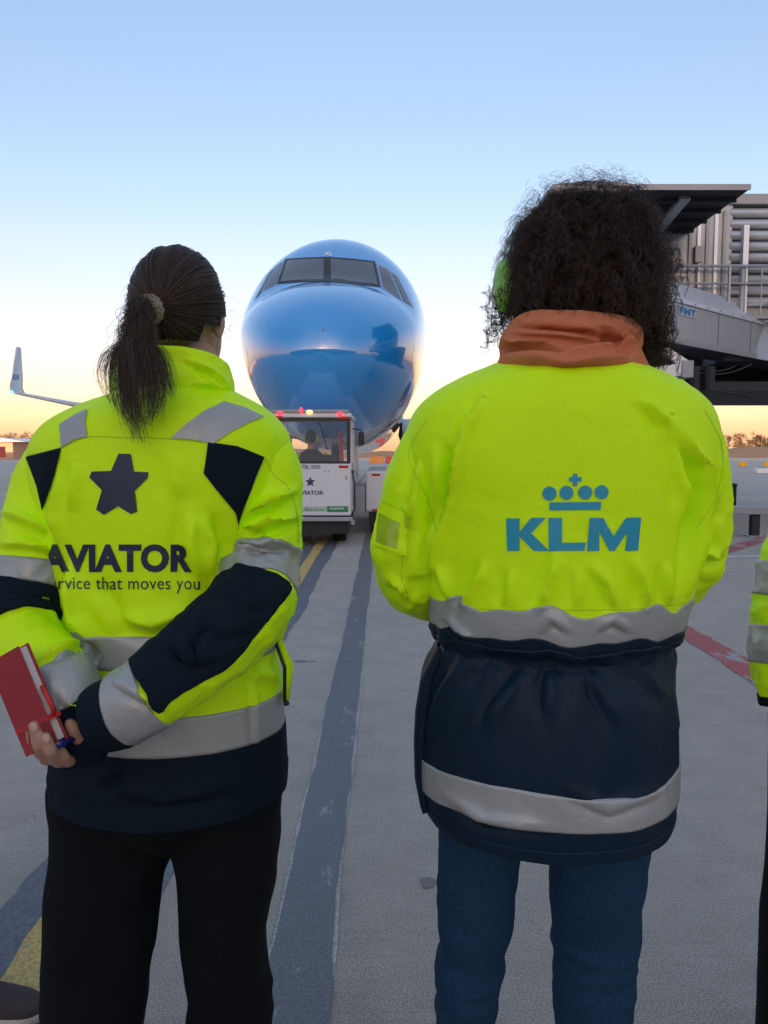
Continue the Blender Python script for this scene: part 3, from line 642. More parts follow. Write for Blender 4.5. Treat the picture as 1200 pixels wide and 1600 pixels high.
# underside frame, bracket, column
uz = at(1150, 611, 12.6).z
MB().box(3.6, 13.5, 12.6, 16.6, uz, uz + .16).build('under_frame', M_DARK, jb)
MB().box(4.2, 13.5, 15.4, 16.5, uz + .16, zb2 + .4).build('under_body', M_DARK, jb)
b1, b2, b3 = at(1000, 592, 12.0), at(1082, 576, 12.0), at(1046, 543, 12.0)
MB().beam(b1, b2, .12, .2).build('bracket', M_PANEL_L, jb); MB().beam(b3, b2 + Vector((.08, 0, .05)), .1, .13).build('bracket', M_PANEL_L, jb)
c_ = at(1088, 577, 12.0); MB().box(c_.x - .09, c_.x + .09, 11.9, 12.3, c_.z - .14, c_.z + .13).build('bracket_end', M_STEELP, jb, bevel=.01)
for dx in (.35, .6): MB().tube([(c_.x + dx, 12.5, c_.z + .1), (c_.x + dx, 12.5, uz)], .09, 10).build('actuator', M_DARK, jb)
cx_ = at(1100, 620, 13.0).x
MB().box(cx_ - .11, cx_ + .11, 12.95, 13.2, .5, uz).build('column', M_STEELP, jb, bevel=.01)
MB().box(cx_ - .38, cx_ + .38, 12.9, 13.3, .2, .5).build('bogie_beam', M_DARK, jb)
for sg in (-1, 1): MB().tube([(cx_ + sg * .26 - .1, 13.1, .3), (cx_ + sg * .26 + .1, 13.1, .3)], .3, 20).build('wheel', M_BLACK, jb)
r0, r1, r2 = at(1140, 611, 12.6), at(1184, 618, 12.6), at(1192, 623, 12.6)
MB().tube([r0, r1, r2], .022, 8).build('hook_rod', M_DARK, jb); h_ = at(1174, 616, 12.6); MB().tube([h_, h_ + Vector((.01, 0, .09))], .012, 6).build('rod_hanger', M_DARK, jb)
for k, (x0, x1, sag) in enumerate(((1058, 1130, 10), (1075, 1190, 16), (1100, 1165, 8))):
    q = [at(x0 + (x1 - x0) * t_, 566 + sag * 4 * t_ * (1 - t_) + 3 * k, 12.5) for t_ in np.linspace(0, 1, 9)]; MB().tube(q, .014, 6).build('cable', M_BLACK, jb, True)
for k in range(9): MB().tube([P(.35 + k * .45, -.035, zm - .015), P(.35 + k * .45, -.045, zm - .015)], .014, 8).build('bolt', M_STEEL, jb)
MB().box(6.0, 6.14, 14.2, 14.29, 4.9, 5.2).build('junction_box', M_STEELP, jb, bevel=.01)
MB().tube([(6.07, 14.24, 4.9), (6.07, 14.24, 4.4), (5.7, 14.24, 4.25)], .018, 8).build('conduit', M_STEEL, jb)
jb.location.x -= 0.17
# ------------------------------------------------------------------ low steel barrier by the bridge foot
lb = empty('wheel_guard', (6.0, 11.6, 0), 'low grey steel guard beam on short legs near the bridge', 'guard rail')
ga, gb = gnd(1178, 838), gnd(1110, 842)
MB().box(ga.x - 1.6, ga.x + .22, ga.y - .12, ga.y + .12, .36, .49).build('beam', M_STEELP, lb, bevel=.015)
for dx in (0, -1.3): MB().box(ga.x + dx - .06, ga.x + dx + .06, ga.y - .06, ga.y + .06, .0, .36).build('leg', M_DARK, lb)
for dx in (0, -1.3): MB().box(ga.x + dx - .12, ga.x + dx + .12, ga.y - .1, ga.y + .1, .0, .02).build('foot_plate', M_STEELP, lb)
w0 = gnd(1146, 802); bo = MB(); bo.tube([(w0.x, w0.y, 0), (w0.x, w0.y, .62)], [.05, .045], 12); bo.tube([(w0.x, w0.y, .6), (w0.x, w0.y, .66)], [.06, .05], 12)
tag(bo.build('bollard', M_DARK, None, True), 'thin dark post standing behind the steel guard beam', 'bollard')
# ------------------------------------------------------------------ figure tools
def vnoise(P, seed=0):
    P = np.asarray(P, float); i = np.floor(P).astype(np.int64); f = P - i; f = f * f * (3 - 2 * f)
    def hsh(a, b, c):
        h = (a * 374761393 + b * 668265263 + c * 2147483647 + seed * 144665) & 0xFFFFFFFF
        h = ((h ^ (h >> 13)) * 1274126177) & 0xFFFFFFFF; h = h ^ (h >> 16)
        return (h & 0xFFFF) / 32767.5 - 1.0
    r = 0
    for dx in (0, 1):
        for dy in (0, 1):
            for dz in (0, 1):
                w = (f[..., 0] if dx else 1 - f[..., 0]) * (f[..., 1] if dy else 1 - f[..., 1]) * (f[..., 2] if dz else 1 - f[..., 2])
                r = r + w * hsh(i[..., 0] + dx, i[..., 1] + dy, i[..., 2] + dz)
    return r
def fbm(P, sc, oct=3, seed=0, gain=0.5):
    P = np.asarray(P, float); a, r, s = 1.0, 0, sc
    for k in range(oct): r = r + a * vnoise(P * s, seed + k * 17); a *= gain; s *= 2.03
    return r
def spline(keys, n):
    """Catmull-Rom through rows of keys, n samples spread by key index"""
    K = np.asarray(keys, float); m = len(K); t = np.linspace(0, m - 1, n); i = np.minimum(t.astype(int), m - 2); f = (t - i)[:, None]
    g = lambda j: K[np.clip(j, 0, m - 1)]
    p0, p1, p2, p3 = g(i - 1), g(i), g(i + 1), g(i + 2)
    p0 = np.where((i == 0)[:, None], 2 * p1 - p2, p0); p3 = np.where((i == m - 2)[:, None], 2 * p2 - p1, p3)
    return 0.5 * (2 * p1 + (p2 - p0) * f + (2 * p0 - 5 * p1 + 4 * p2 - p3) * f ** 2 + (3 * p1 - p0 - 3 * p2 + p3) * f ** 3)
class Surf:
    """closed-around grid P[row, around, xyz]; u in 0..1 goes round, v in 0..1 goes down"""
    def __init__(s, P): s.P = P; s.nv, s.nu = P.shape[:2]
    def normals(s):
        du = np.roll(s.P, -1, 1) - np.roll(s.P, 1, 1); dv = np.gradient(s.P, axis=0)
        n = np.cross(du, dv); n /= (np.linalg.norm(n, axis=2, keepdims=True) + 1e-12)
        c = s.P.mean(1, keepdims=True)
        if (n * (s.P - c)).sum() < 0: n = -n
        return n
    def push(s, d): s.P = s.P + s.normals() * d[..., None]
    def wrinkle(s, amp, scale, seed=0, stretch=(1, 1, 1), ridged=False, mask=None):
        q = s.P * np.array(stretch); w = fbm(q + 0.02 * np.stack([fbm(q, scale * .7, 2, seed + 5)] * 3, -1), scale, 3, seed)
        if ridged: w = 1 - 2 * np.abs(w) ** 0.7
        s.push(amp * w * (1 if mask is None else mask))
    def folds(s, L, yaxis=1):
        """folds seen in the photograph: (polyline px, height m, width px) raised or sunk on the side that faces the camera"""
        n = s.normals(); V = np.array([0, 0, CAM_H]) - s.P; V /= np.linalg.norm(V, axis=2, keepdims=True)
        face = np.clip((n * V).sum(2) * 2.2, 0, 1); x, y = to_px(s.P); D = np.zeros_like(x)
        for pts, h, w in L:
            pts = np.asarray(pts, float); tot = sum(np.linalg.norm(pts[k + 1] - pts[k]) for k in range(len(pts) - 1)); acc = 0
            best = np.full(x.shape, 1e9); bs = np.zeros_like(x); tt = np.zeros_like(x)
            for k in range(len(pts) - 1):
                a, b = pts[k], pts[k + 1]; ab = b - a; L2 = ab @ ab
                t = np.clip(((x - a[0]) * ab[0] + (y - a[1]) * ab[1]) / L2, 0, 1)
                dx, dy = x - a[0] - t * ab[0], y - a[1] - t * ab[1]; d = np.hypot(dx, dy); sg = np.sign(ab[0] * dy - ab[1] * dx)
                c = d < best; best = np.where(c, d, best); bs = np.where(c, sg * d, bs); tt = np.where(c, (acc + t * math.sqrt(L2)) / tot, tt); acc += math.sqrt(L2)
            tp = np.clip(np.minimum(tt, 1 - tt) * 3.2, 0.0, 1) ** .7; tp = np.where((tt <= 0.001) | (tt >= .999), 0.25 * np.exp(-best / w), tp)
            w2 = w * .8; D += 3.0 * tp * h * (np.exp(-(np.abs(bs) / w2) ** 1.25) - 0.6 * np.exp(-((bs - 1.5 * w2) / w2) ** 2))
        s.push(D * face)
    def sample(s, u, v):
        u = np.asarray(u, float) % 1 * s.nu; v = np.clip(np.asarray(v, float), 0, 1) * (s.nv - 1)
        i0 = np.floor(u).astype(int) % s.nu; i1 = (i0 + 1) % s.nu; fu = (u - np.floor(u))[..., None]
        j0 = np.minimum(np.floor(v).astype(int), s.nv - 2); fv = (v - j0)[..., None]
        N = s.normals(); r = []
        for G in (s.P, N): r.append((G[j0, i0] * (1 - fu) + G[j0, i1] * fu) * (1 - fv) + (G[j0 + 1, i0] * (1 - fu) + G[j0 + 1, i1] * fu) * fv)
        return r
    def mesh(s, name, m, parent, close_top=False, close_bot=False):
        V = s.P.reshape(-1, 3); nu, nv = s.nu, s.nv
        F = [(j*nu + k, j*nu + (k+1) % nu, (j+1)*nu + (k+1) % nu, (j+1)*nu + k) for j in range(nv - 1) for k in range(nu)]
        if close_top: F.append(tuple(range(nu)))
        if close_bot: F.append(tuple((nv - 1) * nu + k for k in range(nu)))
        return finish(name, V, F, m, parent)
    def band(s, name, m, parent, v0, v1, off=0.002, n=None, edge=True):
        """strip v0..v1 (numbers or functions of u) lying on the cloth"""
        nu = s.nu; U = np.arange(nu) / nu; a = v0(U) if callable(v0) else np.full(nu, v0); b = v1(U) if callable(v1) else np.full(nu, v1)
        n = n or max(4, int(np.max(b - a) * s.nv)); rows = []
        ks = np.linspace(0, 1, n + 1)
        for q, k in enumerate([0] + list(ks) + [1]):
            P, N = s.sample(U, a + (b - a) * k); rows.append(P + N * (off if 0 < q < n + 2 else -0.002))
        V = np.array(rows).reshape(-1, 3)
        F = [(j*nu + k, j*nu + (k+1) % nu, (j+1)*nu + (k+1) % nu, (j+1)*nu + k) for j in range(n + 2) for k in range(nu)]
        return finish(name, V, F, m, parent)
    def patch(s, name, m, parent, v0, v1, u0, u1, off=.003, n=60, k=50):
        """sewn-on panel: from v0 to v1, between u0(t) and u1(t) round the sleeve"""
        rows = []; t = np.linspace(0, 1, n + 1); w = np.linspace(0, 1, k + 1)
        for q in t:
            a, b = u0(q), u1(q); Pq, N = s.sample(a + (b - a) * w, np.full(k + 1, v0 + (v1 - v0) * q)); o = np.full((k + 1, 1), off); o[0] = o[-1] = -.001; rows.append(Pq + N * o)
        V = np.array(rows).reshape(-1, 3); K = k + 1
        return finish(name, V, [(j*K + i, j*K + i + 1, (j+1)*K + i + 1, (j+1)*K + i) for j in range(n) for i in range(k)], m, parent)
    def bvh(s):
        V = [Vector(p) for p in s.P.reshape(-1, 3)]; nu = s.nu
        return V, [(j*nu + k, j*nu + (k+1) % nu, (j+1)*nu + (k+1) % nu, (j+1)*nu + k) for j in range(s.nv - 1) for k in range(nu)]
def finish(name, V, F, m, parent, smooth=True):
    me = bpy.data.meshes.new(name); me.from_pydata(np.asarray(V).tolist(), [], F)
    bm = bmesh.new(); bm.from_mesh(me); bmesh.ops.recalc_face_normals(bm, faces=bm.faces); bm.to_mesh(me); bm.free()
    if smooth: me.polygons.foreach_set('use_smooth', [True] * len(me.polygons))
    if m: me.materials.append(m)
    return link(bpy.data.objects.new(name, me), parent)
def join_bvh(*S):
    V, F = [], []
    for s in S:
        v, f = s.bvh(); o = len(V); V += v; F += [tuple(i + o for i in q) for q in f]
    return BVHTree.FromPolygons(V, F)
def torso(rows, Yc, nv=240, nu=220, power=2.12, dy=None):
    """rows: (px y, px left, px right, half depth, centre offset in y)"""
    K = []
    for r in rows:
        a, b = at(r[1], r[0], Yc), at(r[2], r[0], Yc); K.append(((a.x + b.x) / 2, (b.x - a.x) / 2, a.z, r[3], Yc + (r[4] if len(r) > 4 else 0)))
    S = spline(K, nv); th = np.linspace(0, 2 * np.pi, nu, endpoint=False) - np.pi / 2
    c, s_ = np.cos(th), np.sin(th); e = 2 / power
    cx = np.sign(c) * np.abs(c) ** e; sy = np.sign(s_) * np.abs(s_) ** e
    P = np.stack([S[:, 0:1] + S[:, 1:2] * cx, S[:, 4:5] + S[:, 3:4] * sy, np.repeat(S[:, 2:3], nu, 1)], -1)
    return Surf(P)
def tube(keys, nv=170, nu=72, px=True, flat=1.0, seamdir=(0, -1, 0)):
    """keys: (px x, px y, Y, radius) or metric (x, y, z, r)"""
    K = [tuple(at(k[0], k[1], k[2])) + (k[3],) for k in keys] if px else keys
    S = spline(K, nv); C = S[:, :3]; T = np.gradient(C, axis=0); T /= np.linalg.norm(T, axis=1, keepdims=True)
    a = np.array(seamdir, float); A = []
    for t in T: a = a - t * (a @ t); a /= np.linalg.norm(a); A.append(a)
    A = np.array(A); B = np.cross(T, A); th = np.linspace(0, 2 * np.pi, nu, endpoint=False)
    P = C[:, None] + S[:, 3][:, None, None] * (np.cos(th)[None, :, None] * A[:, None] + flat * np.sin(th)[None, :, None] * B[:, None])
    s = Surf(P); s.C = C
    return s
def v_at_px(s, x, y):
    X, Y = to_px(s.C); return float(np.argmin(np.hypot(X - x, Y - y))) / (len(s.C) - 1)
def v_at_z(s, z):
    """row at height z for the torso grids"""
    zz = s.P[:, :, 2].mean(1); return float(np.interp(-z, -zz, np.arange(s.nv))) / (s.nv - 1)
def remesh(name, V, F, voxel, m, parent, smooth=4, post=None):
    me = bpy.data.meshes.new('tmp'); me.from_pydata([tuple(v) for v in V], [], [tuple(f) for f in F])
    bm = bmesh.new(); bm.from_mesh(me); bmesh.ops.recalc_face_normals(bm, faces=bm.faces); bm.to_mesh(me); bm.free()
    o = bpy.data.objects.new('tmp', me); COL.objects.link(o)
    r = o.modifiers.new('r', 'REMESH'); r.mode = 'VOXEL'; r.voxel_size = voxel
    if smooth: q = o.modifiers.new('s', 'SMOOTH'); q.factor = 0.5; q.iterations = smooth
    dg = bpy.context.evaluated_depsgraph_get(); res = bpy.data.meshes.new_from_object(o.evaluated_get(dg)); bpy.data.objects.remove(o); bpy.data.meshes.remove(me)
    res.name = name; res.polygons.foreach_set('use_smooth', [True] * len(res.polygons)); res.materials.clear(); res.materials.append(m)
    if post:
        n = len(res.vertices); co = np.empty(n * 3); res.vertices.foreach_get('co', co); no = np.empty(n * 3); res.vertices.foreach_get('normal', no)
        co = post(co.reshape(-1, 3), no.reshape(-1, 3)); res.vertices.foreach_set('co', co.ravel()); res.update()
    return link(bpy.data.objects.new(name, res), parent)
def capped(mb, s):
    v, f = s.bvh(); nu = s.nu; f = f + [tuple(range(nu)), tuple((s.nv - 1) * nu + k for k in range(nu))]; mb.add(v, f)
def shoe(parent, heel, ang, L=0.27, m=None, sole=None):
    """a sneaker: upper, sole, laces; heel on the ground, pointing at angle ang"""
    c, s_ = math.cos(ang), math.sin(ang); tr = lambda x, y, z: (heel[0] + x * c - y * s_, heel[1] + x * s_ + y * c, z)
    prof = [(0.0, .030, .085), (.1, .036, .105), (.25, .037, .112), (.42, .038, .100), (.55, .043, .078), (.7, .047, .064), (.85, .044, .055), (.95, .034, .046), (1.0, .016, .036)]
    K = spline([(p[0] * L, p[1], p[2]) for p in prof], 50); V, F, n = [], [], 28
    for x, w, h in K:
        for k in range(n):
            q = 2 * math.pi * k / n; y = w * math.copysign(abs(math.cos(q)) ** .75, math.cos(q)); z = .022 + (h - .022) * (0.5 + 0.5 * math.copysign(abs(math.sin(q)) ** .7, math.sin(q))); V.append(tr(x, y, z))
    for i in range(49):
        for k in range(n): F.append((i*n + k, i*n + (k+1) % n, (i+1)*n + (k+1) % n, (i+1)*n + k))
    F += [tuple(range(n)), tuple(49 * n + k for k in range(n))]
    up = finish('shoe', V, F, m, parent)
    so = []
    for k in range(40):
        q = 2 * math.pi * k / 40; x = L / 2 + (L / 2 + .008) * math.cos(q); w = float(np.interp(x / L, [p[0] for p in prof], [p[1] for p in prof])) + .006
        so.append((x, w * math.sin(q) / max(.35, abs(math.sin(q)) ** .55 + .001) if abs(math.sin(q)) > .02 else 0))
    V = [tr(x, y * .98, .001) for x, y in so] + [tr(x, y, .018) for x, y in so] + [tr(x, y * .97, .03) for x, y in so]; F = []
    for j in range(2):
        for k in range(40): F.append((j*40 + k, j*40 + (k+1) % 40, (j+1)*40 + (k+1) % 40, (j+1)*40 + k))
    F += [tuple(range(40)), tuple(80 + k for k in range(40))]
    finish('sole', V, F, sole, up)
    for k in range(5):
        x = L * (.36 + .065 * k); h = float(np.interp(x / L, [p[0] for p in prof], [p[2] for p in prof])) + .002
        MB().tube([tr(x - .006, -.026, h - .012), tr(x, 0, h), tr(x + .008, .026, h - .012)], .0032, 6).build('lace', m, up, True)
    return up
def fingers(mb, wrist, dirn, side, palmn, curl=0.5, s=1.0):
    """palm with four unequal bent fingers and a thumb from the side of the palm"""
    w, d, x, n = Vector(wrist), Vector(dirn).normalized(), Vector(side).normalized(), Vector(palmn).normalized()
    mb.tube([w - d * .03 * s, w, w + d * .05 * s, w + d * .085 * s], [.024 * s, .024 * s, .034 * s, .026 * s], 12)
    for k, (o, L) in enumerate(((.028, .072), (.010, .082), (-.009, .076), (-.026, .06))):
        p = w + d * .075 * s + x * o * s; pts = [p]; a = 0
        for seg in (.45, .3, .25):
            a += curl * (.9 if seg == .45 else 1.1); p = p + (d * math.cos(a) + n * math.sin(a)) * L * seg * s; pts.append(p)
        mb.tube(pts, [.0095 * s, .009 * s, .008 * s, .0065 * s], 10)
    p = w + d * .02 * s + x * .026 * s
    mb.tube([p, p + (x * .7 + d * .7) * .035 * s, p + (x * .35 + d * .9 + n * .3) * .065 * s, p + (d + n * .5) * .075 * s + x * .02 * s], [.013 * s, .012 * s, .010 * s, .007 * s], 10)
def head(mb, c, yaw=0.0, s=1.0):
    """skull, jaw, nose, brow, lips and ears; faces +Y before the turn"""
    M = Matrix.Rotation(yaw, 3, 'Z'); h = MB()
    h.ell((0, -.012, .025), (.076, .096, .098), 24, 16); h.ell((0, .03, -.03), (.060, .066, .088), 24, 16); h.ell((0, .052, -.085), (.034, .036, .03), 16, 10)
    h.ell((0, .094, -.018), (.013, .022, .024), 12, 8); h.ell((0, .088, .012), (.009, .014, .035), 12, 8); h.ell((0, .084, .034), (.05, .016, .011), 14, 8)
    h.ell((0, .09, -.058), (.024, .012, .007), 12, 8); h.ell((0, .088, -.068), (.02, .012, .007), 12, 8)
    for sg in (-1, 1):
        h.ell((sg * .031, .080, .010), (.013, .012, .011), 12, 8); h.ell((sg * .078, .002, -.004), (.009, .022, .033), 12, 10); h.ell((sg * .079, .0, -.026), (.007, .012, .014), 10, 8)
    h.V = [M @ v * s + Vector(c) for v in h.V]; mb.add(h.V, h.F)
def strands(name, paths, radius, m, parent, tip=0.35):
    """hair as curves; paths: list of (n,3) arrays of equal or mixed length"""
    hc = bpy.data.hair_curves.new(name); hc.add_curves([len(p) for p in paths])
    hc.points.foreach_set('position', np.concatenate(paths).astype(np.float32).ravel())
    rad = np.concatenate([radius * np.linspace(1, tip, len(p)) for p in paths]).astype(np.float32)
    hc.points.foreach_set('radius', rad)
    hc.materials.append(m)
    return link(bpy.data.objects.new(name, hc), parent)
def hair_mat(name, col, rough=0.35):
    m, n, l, b = new_mat(name)
    hi = n.new('ShaderNodeHairInfo'); mx = n.new('ShaderNodeMixRGB'); l.new(hi.outputs['Random'], mx.inputs[0])
    mx.inputs[1].default_value = (*[c * .55 for c in col], 1); mx.inputs[2].default_value = (*[c * 1.6 for c in col], 1); l.new(mx.outputs[0], b.inputs['Base Color'])
    b.inputs['Roughness'].default_value = rough; b.inputs['Specular IOR Level'].default_value = 0.22
    return m
def cloth(name, col, rough=0.7, weave=900.0, bump=0.12, var=0.06, wr=0.25, wscale=22.0, spec=0.3, sheen=0.0, metal=0.0):
    """woven cloth: fine weave, slight colour unevenness, soft creases"""
    m, n, l, b = new_mat(name); t = n.new('ShaderNodeTexCoord')
    b.inputs['Roughness'].default_value = rough; b.inputs['Specular IOR Level'].default_value = spec; b.inputs['Metallic'].default_value = metal
    if sheen: b.inputs['Sheen Weight'].default_value = sheen
    x = n.new('ShaderNodeTexNoise'); x.inputs['Scale'].default_value = 9; x.inputs['Detail'].default_value = 5; l.new(t.outputs['Object'], x.inputs['Vector'])
    mx = n.new('ShaderNodeMixRGB'); mx.inputs[1].default_value = (*[c * (1 - var) for c in col], 1); mx.inputs[2].default_value = (*[c * (1 + var) for c in col], 1)
    l.new(x.outputs[0], mx.inputs[0]); l.new(mx.outputs[0], b.inputs['Base Color'])
    w = n.new('ShaderNodeTexNoise'); w.inputs['Scale'].default_value = wscale; w.inputs['Detail'].default_value = 3; w.inputs['Distortion'].default_value = 1.2; l.new(t.outputs['Object'], w.inputs['Vector'])
    b1 = n.new('ShaderNodeBump'); b1.inputs['Strength'].default_value = wr; b1.inputs['Distance'].default_value = 0.012; l.new(w.outputs[0], b1.inputs['Height'])
    f = n.new('ShaderNodeTexNoise'); f.inputs['Scale'].default_value = weave; f.inputs['Detail'].default_value = 1; l.new(t.outputs['Object'], f.inputs['Vector'])
    b2 = n.new('ShaderNodeBump'); b2.inputs['Strength'].default_value = bump; b2.inputs['Distance'].default_value = 0.0015; l.new(f.outputs[0], b2.inputs['Height']); l.new(b1.outputs[0], b2.inputs['Normal'])
    l.new(b2.outputs[0], b.inputs['Normal'])
    return m
def denim(name, col):
    m = cloth(name, col, 0.9, 1200, 0.12, 0.12, 0.15, 12, spec=.15); n, l = m.node_tree.nodes, m.node_tree.links; b = n['Principled BSDF']
    t = n.new('ShaderNodeTexCoord'); mp = n.new('ShaderNodeMapping'); mp.inputs['Scale'].default_value = (1, 1, 0.4); l.new(t.outputs['Object'], mp.inputs[0])
    x = n.new('ShaderNodeTexNoise'); x.inputs['Scale'].default_value = 420; x.inputs['Detail'].default_value = 3; l.new(mp.outputs[0], x.inputs['Vector'])
    src = b.inputs['Base Color'].links[0].from_socket; ml = n.new('ShaderNodeMixRGB'); ml.blend_type = 'MULTIPLY'; ml.inputs[0].default_value = 1
    r = n.new('ShaderNodeValToRGB'); r.color_ramp.elements[0].position = .35; r.color_ramp.elements[0].color = (.76, .78, .80, 1); r.color_ramp.elements[1].position = .65; r.color_ramp.elements[1].color = (1.3, 1.27, 1.22, 1)
    l.new(x.outputs[0], r.inputs[0]); l.new(src, ml.inputs[1]); l.new(r.outputs[0], ml.inputs[2]); l.new(ml.outputs[0], b.inputs['Base Color'])
    return m
M_HIVIS = cloth('hi_vis_yellow_cloth', (0.65, 1.0, 0.001), 0.6, 1400, 0.06, 0.03, 0.30, 14, spec=0.25)
M_NAVY = cloth('navy_cloth', (0.0055, 0.0125, 0.021), 0.8, 1200, 0.06, 0.12, 0.25, 20, spec=0.1)
M_NYLON = cloth('navy_nylon', (0.0045, 0.017, 0.034), 0.5, 1600, 0.04, 0.10, 0.10, 14, spec=0.18)
M_TAPE = cloth('grey_reflective_tape', (0.36, 0.37, 0.355), 0.38, 500, 0.25, 0.08, 0.2, 26, spec=0.5, metal=0.2)
M_BLACKC = cloth('black_trouser_cloth', (0.0048, 0.0066, 0.0078), 0.85, 1300, 0.05, 0.15, 0.2, 10, spec=0.12)
M_DENIM = denim('blue_denim', (0.012, 0.040, 0.084))
M_PRINT = mat('navy_jacket_print', (0.010, 0.022, 0.048), 0.5)
M_CYAN = mat('light_blue_jacket_print', (0.012, 0.30, 0.42), 0.45, var=0.08, vscale=40)
M_SEAM = mat('seam_thread', (0.44, 0.64, 0.004), 0.7)
M_ZIP = mat('zip_black', (0.012, 0.012, 0.014), 0.4)
def seam(name, pts, bvh, parent, w=1.3, off=.0012, m=None):
    """stitched seam line in photo pixels laid on the cloth"""
    pts = [Vector((p[0], p[1])) for p in pts]; S = spline([tuple(p) for p in pts], max(8, 6 * len(pts))); q = []
    for i in range(len(S) - 1):
        a, b = Vector(S[i]), Vector(S[i + 1]); t = (b - a).normalized(); n = Vector((-t.y, t.x)) * w / 2; q.append([(a - n), (b - n), (b + n), (a + n)])
    return drape_px(name, poly_bm(q), bvh, off, m or M_SEAM, parent, 8)
# ------------------------------------------------------------------ person with the star on the jacket
def build_a():
    Yc = 1.20
    P = empty('person', (at(262, 1300, Yc).x, Yc, 0), 'person with dark ponytail in yellow jacket with navy star, hands clasped behind', 'person')
    T = torso([(594, 206, 334, .062, .01), (612, 176, 364, .084, .01), (630, 134, 398, .100, .01), (652, 92, 428, .113), (678, 62, 448, .122), (710, 50, 452, .128), (760, 54, 446, .134), (830, 72, 424, .138),
               (920, 96, 412, .138), (1000, 102, 428, .138), (1090, 98, 440, .144), (1170, 92, 444, .148), (1205, 92, 444, .149), (1228, 94, 442, .149)], Yc)
    T.wrinkle(.0045, 7, 3, (1, 1, .45)); T.wrinkle(.0018, 18, 9, (1, 1, .6))
    T.folds([([(96, 735), (84, 800), (92, 850)], .005, 9), ([(300, 800), (296, 850), (312, 910)], .006, 16), ([(330, 800), (350, 850), (345, 900)], -.006, 12), ([(110, 880), (124, 960), (150, 1010)], .010, 10),
             ([(140, 1000), (152, 1040)], -.008, 8), ([(180, 960), (240, 975), (310, 950)], .006, 18), ([(150, 905), (200, 985)], -.004, 16), ([(380, 1050), (440, 1060)], .004, 12), ([(395, 985), (400, 1180)], .0025, 6),
             ([(120, 720), (112, 800)], .005, 12), ([(270, 705), (275, 780)], .003, 18), ([(180, 1230), (260, 1245), (360, 1225)], .004, 14), ([(200, 1200), (160, 1235)], -.004, 10)])
    jk = T.mesh('jacket', M_HIVIS, P)
    SL = tube([(140, 690, 1.2, .032), (114, 702, 1.2, .043), (86, 738, 1.2, .055), (74, 780, 1.19, .059), (64, 838, 1.165, .060), (52, 905, 1.145, .060), (38, 960, 1.12, .060), (42, 1008, 1.08, .056), (76, 1046, 1.035, .050), (103, 1080, 1.008, .045), (117, 1118, 1.0, .042), (124, 1156, 1.0, .039), (123, 1184, 1.0, .034)], 200)
    SR = tube([(362, 672, 1.2, .032), (386, 688, 1.2, .044), (407, 718, 1.2, .056), (416, 758, 1.195, .058), (415, 830, 1.18, .057), (405, 892, 1.15, .060), (388, 950, 1.085, .061), (338, 1002, 1.01, .056), (282, 1047, .972, .052), (232, 1084, .955, .049), (190, 1110, .955, .047), (160, 1122, .962, .044)], 200)
    for S, sd in ((SL, 11), (SR, 23)):
        v = np.linspace(0, 1, S.nv)[:, None] * np.ones((1, S.nu)); el = np.exp(-((v - .5) / .16) ** 2)
        S.wrinkle(.0042 if S is SR else .0028, 16, sd, (1, 1, 1.2), True, .25 + el); S.wrinkle(.003, 34, sd + 2, (1, 1, 1), False, .3 + el)
    SR.folds([([(378, 815), (420, 785), (462, 765)], .009, 8), ([(372, 838), (420, 820), (465, 805)], .009, 9), ([(365, 850), (410, 850), (455, 845)], .006, 9), ([(340, 925), (390, 955), (430, 955)], -.003, 9),
              ([(300, 950), (350, 985), (390, 975)], .0035, 11), ([(270, 1000), (300, 1030), (345, 1020)], .003, 10), ([(330, 960), (300, 1010), (310, 1060)], -.003, 9), ([(175, 1060), (220, 1085), (265, 1110)], .003, 8)])
    SL.folds([([(5, 800), (45, 815), (80, 840)], .007, 9), ([(0, 850), (40, 850), (85, 862)], .006, 8), ([(60, 1030), (110, 1010), (140, 1000)], .006, 8), ([(100, 1095), (130, 1110), (150, 1140)], .005, 7)])
    SL.mesh('sleeve', M_HIVIS, jk, close_bot=True); SR.mesh('sleeve', M_HIVIS, jk, close_bot=True)
    # reflective tape and navy panels
    def vz(z): return v_at_z(T, z)
    T.band('reflective_tape', M_TAPE, jk, vz(1.098), vz(1.047), .0022); T.band('reflective_tape', M_TAPE, jk, vz(.979), vz(.920), .0022)
    T.band('hem_panel', M_NAVY, jk, vz(.9195), 1.0, .0030)
    T.band('hem_facing', M_NAVY, jk, vz(.850), .999, .0048)
    def sb(S, name, m, p0, p1, off, tilt=0.0, ph=0.0):
        a, b = v_at_px(S, *p0), v_at_px(S, *p1); f = lambda c: (lambda U: np.clip(c + tilt * np.cos(2 * np.pi * (U - ph)), 0, 1))
        return S.band(name, m, jk, f(a), f(b), off)
    sb(SR, 'reflective_tape', M_TAPE, (410, 864), (396, 934), .0028, .014, .25)
    sb(SR, 'reflective_tape', M_TAPE, (240, 1078), (196, 1106), .0034, .012, .75)
    sb(SR, 'cuff', M_NAVY, (197, 1106), (160, 1122), .0028, .010, .75)
    sb(SL, 'reflective_tape', M_TAPE, (36, 872), (32, 912), .0024); sb(SL, 'elbow_panel', M_NAVY, (32, 913), (28, 992), .0075)
    sb(SL, 'reflective_tape', M_TAPE, (98, 1062), (116, 1100), .0030, .012, .3); sb(SL, 'cuff', M_NAVY, (116, 1101), (124, 1186), .0030, .008, .3)
    BR, BA, BT = join_bvh(SR), join_bvh(T, SL, SR), join_bvh(T)
    SR.patch('elbow_panel', M_NAVY, jk, v_at_px(SR, 396, 934), v_at_px(SR, 240, 1078), lambda t: -.20 + .02 * math.sin(t * 9) - .02 * t, lambda t: .36 - .22 * max(0, (t - .62) / .38) ** .7, .0055)
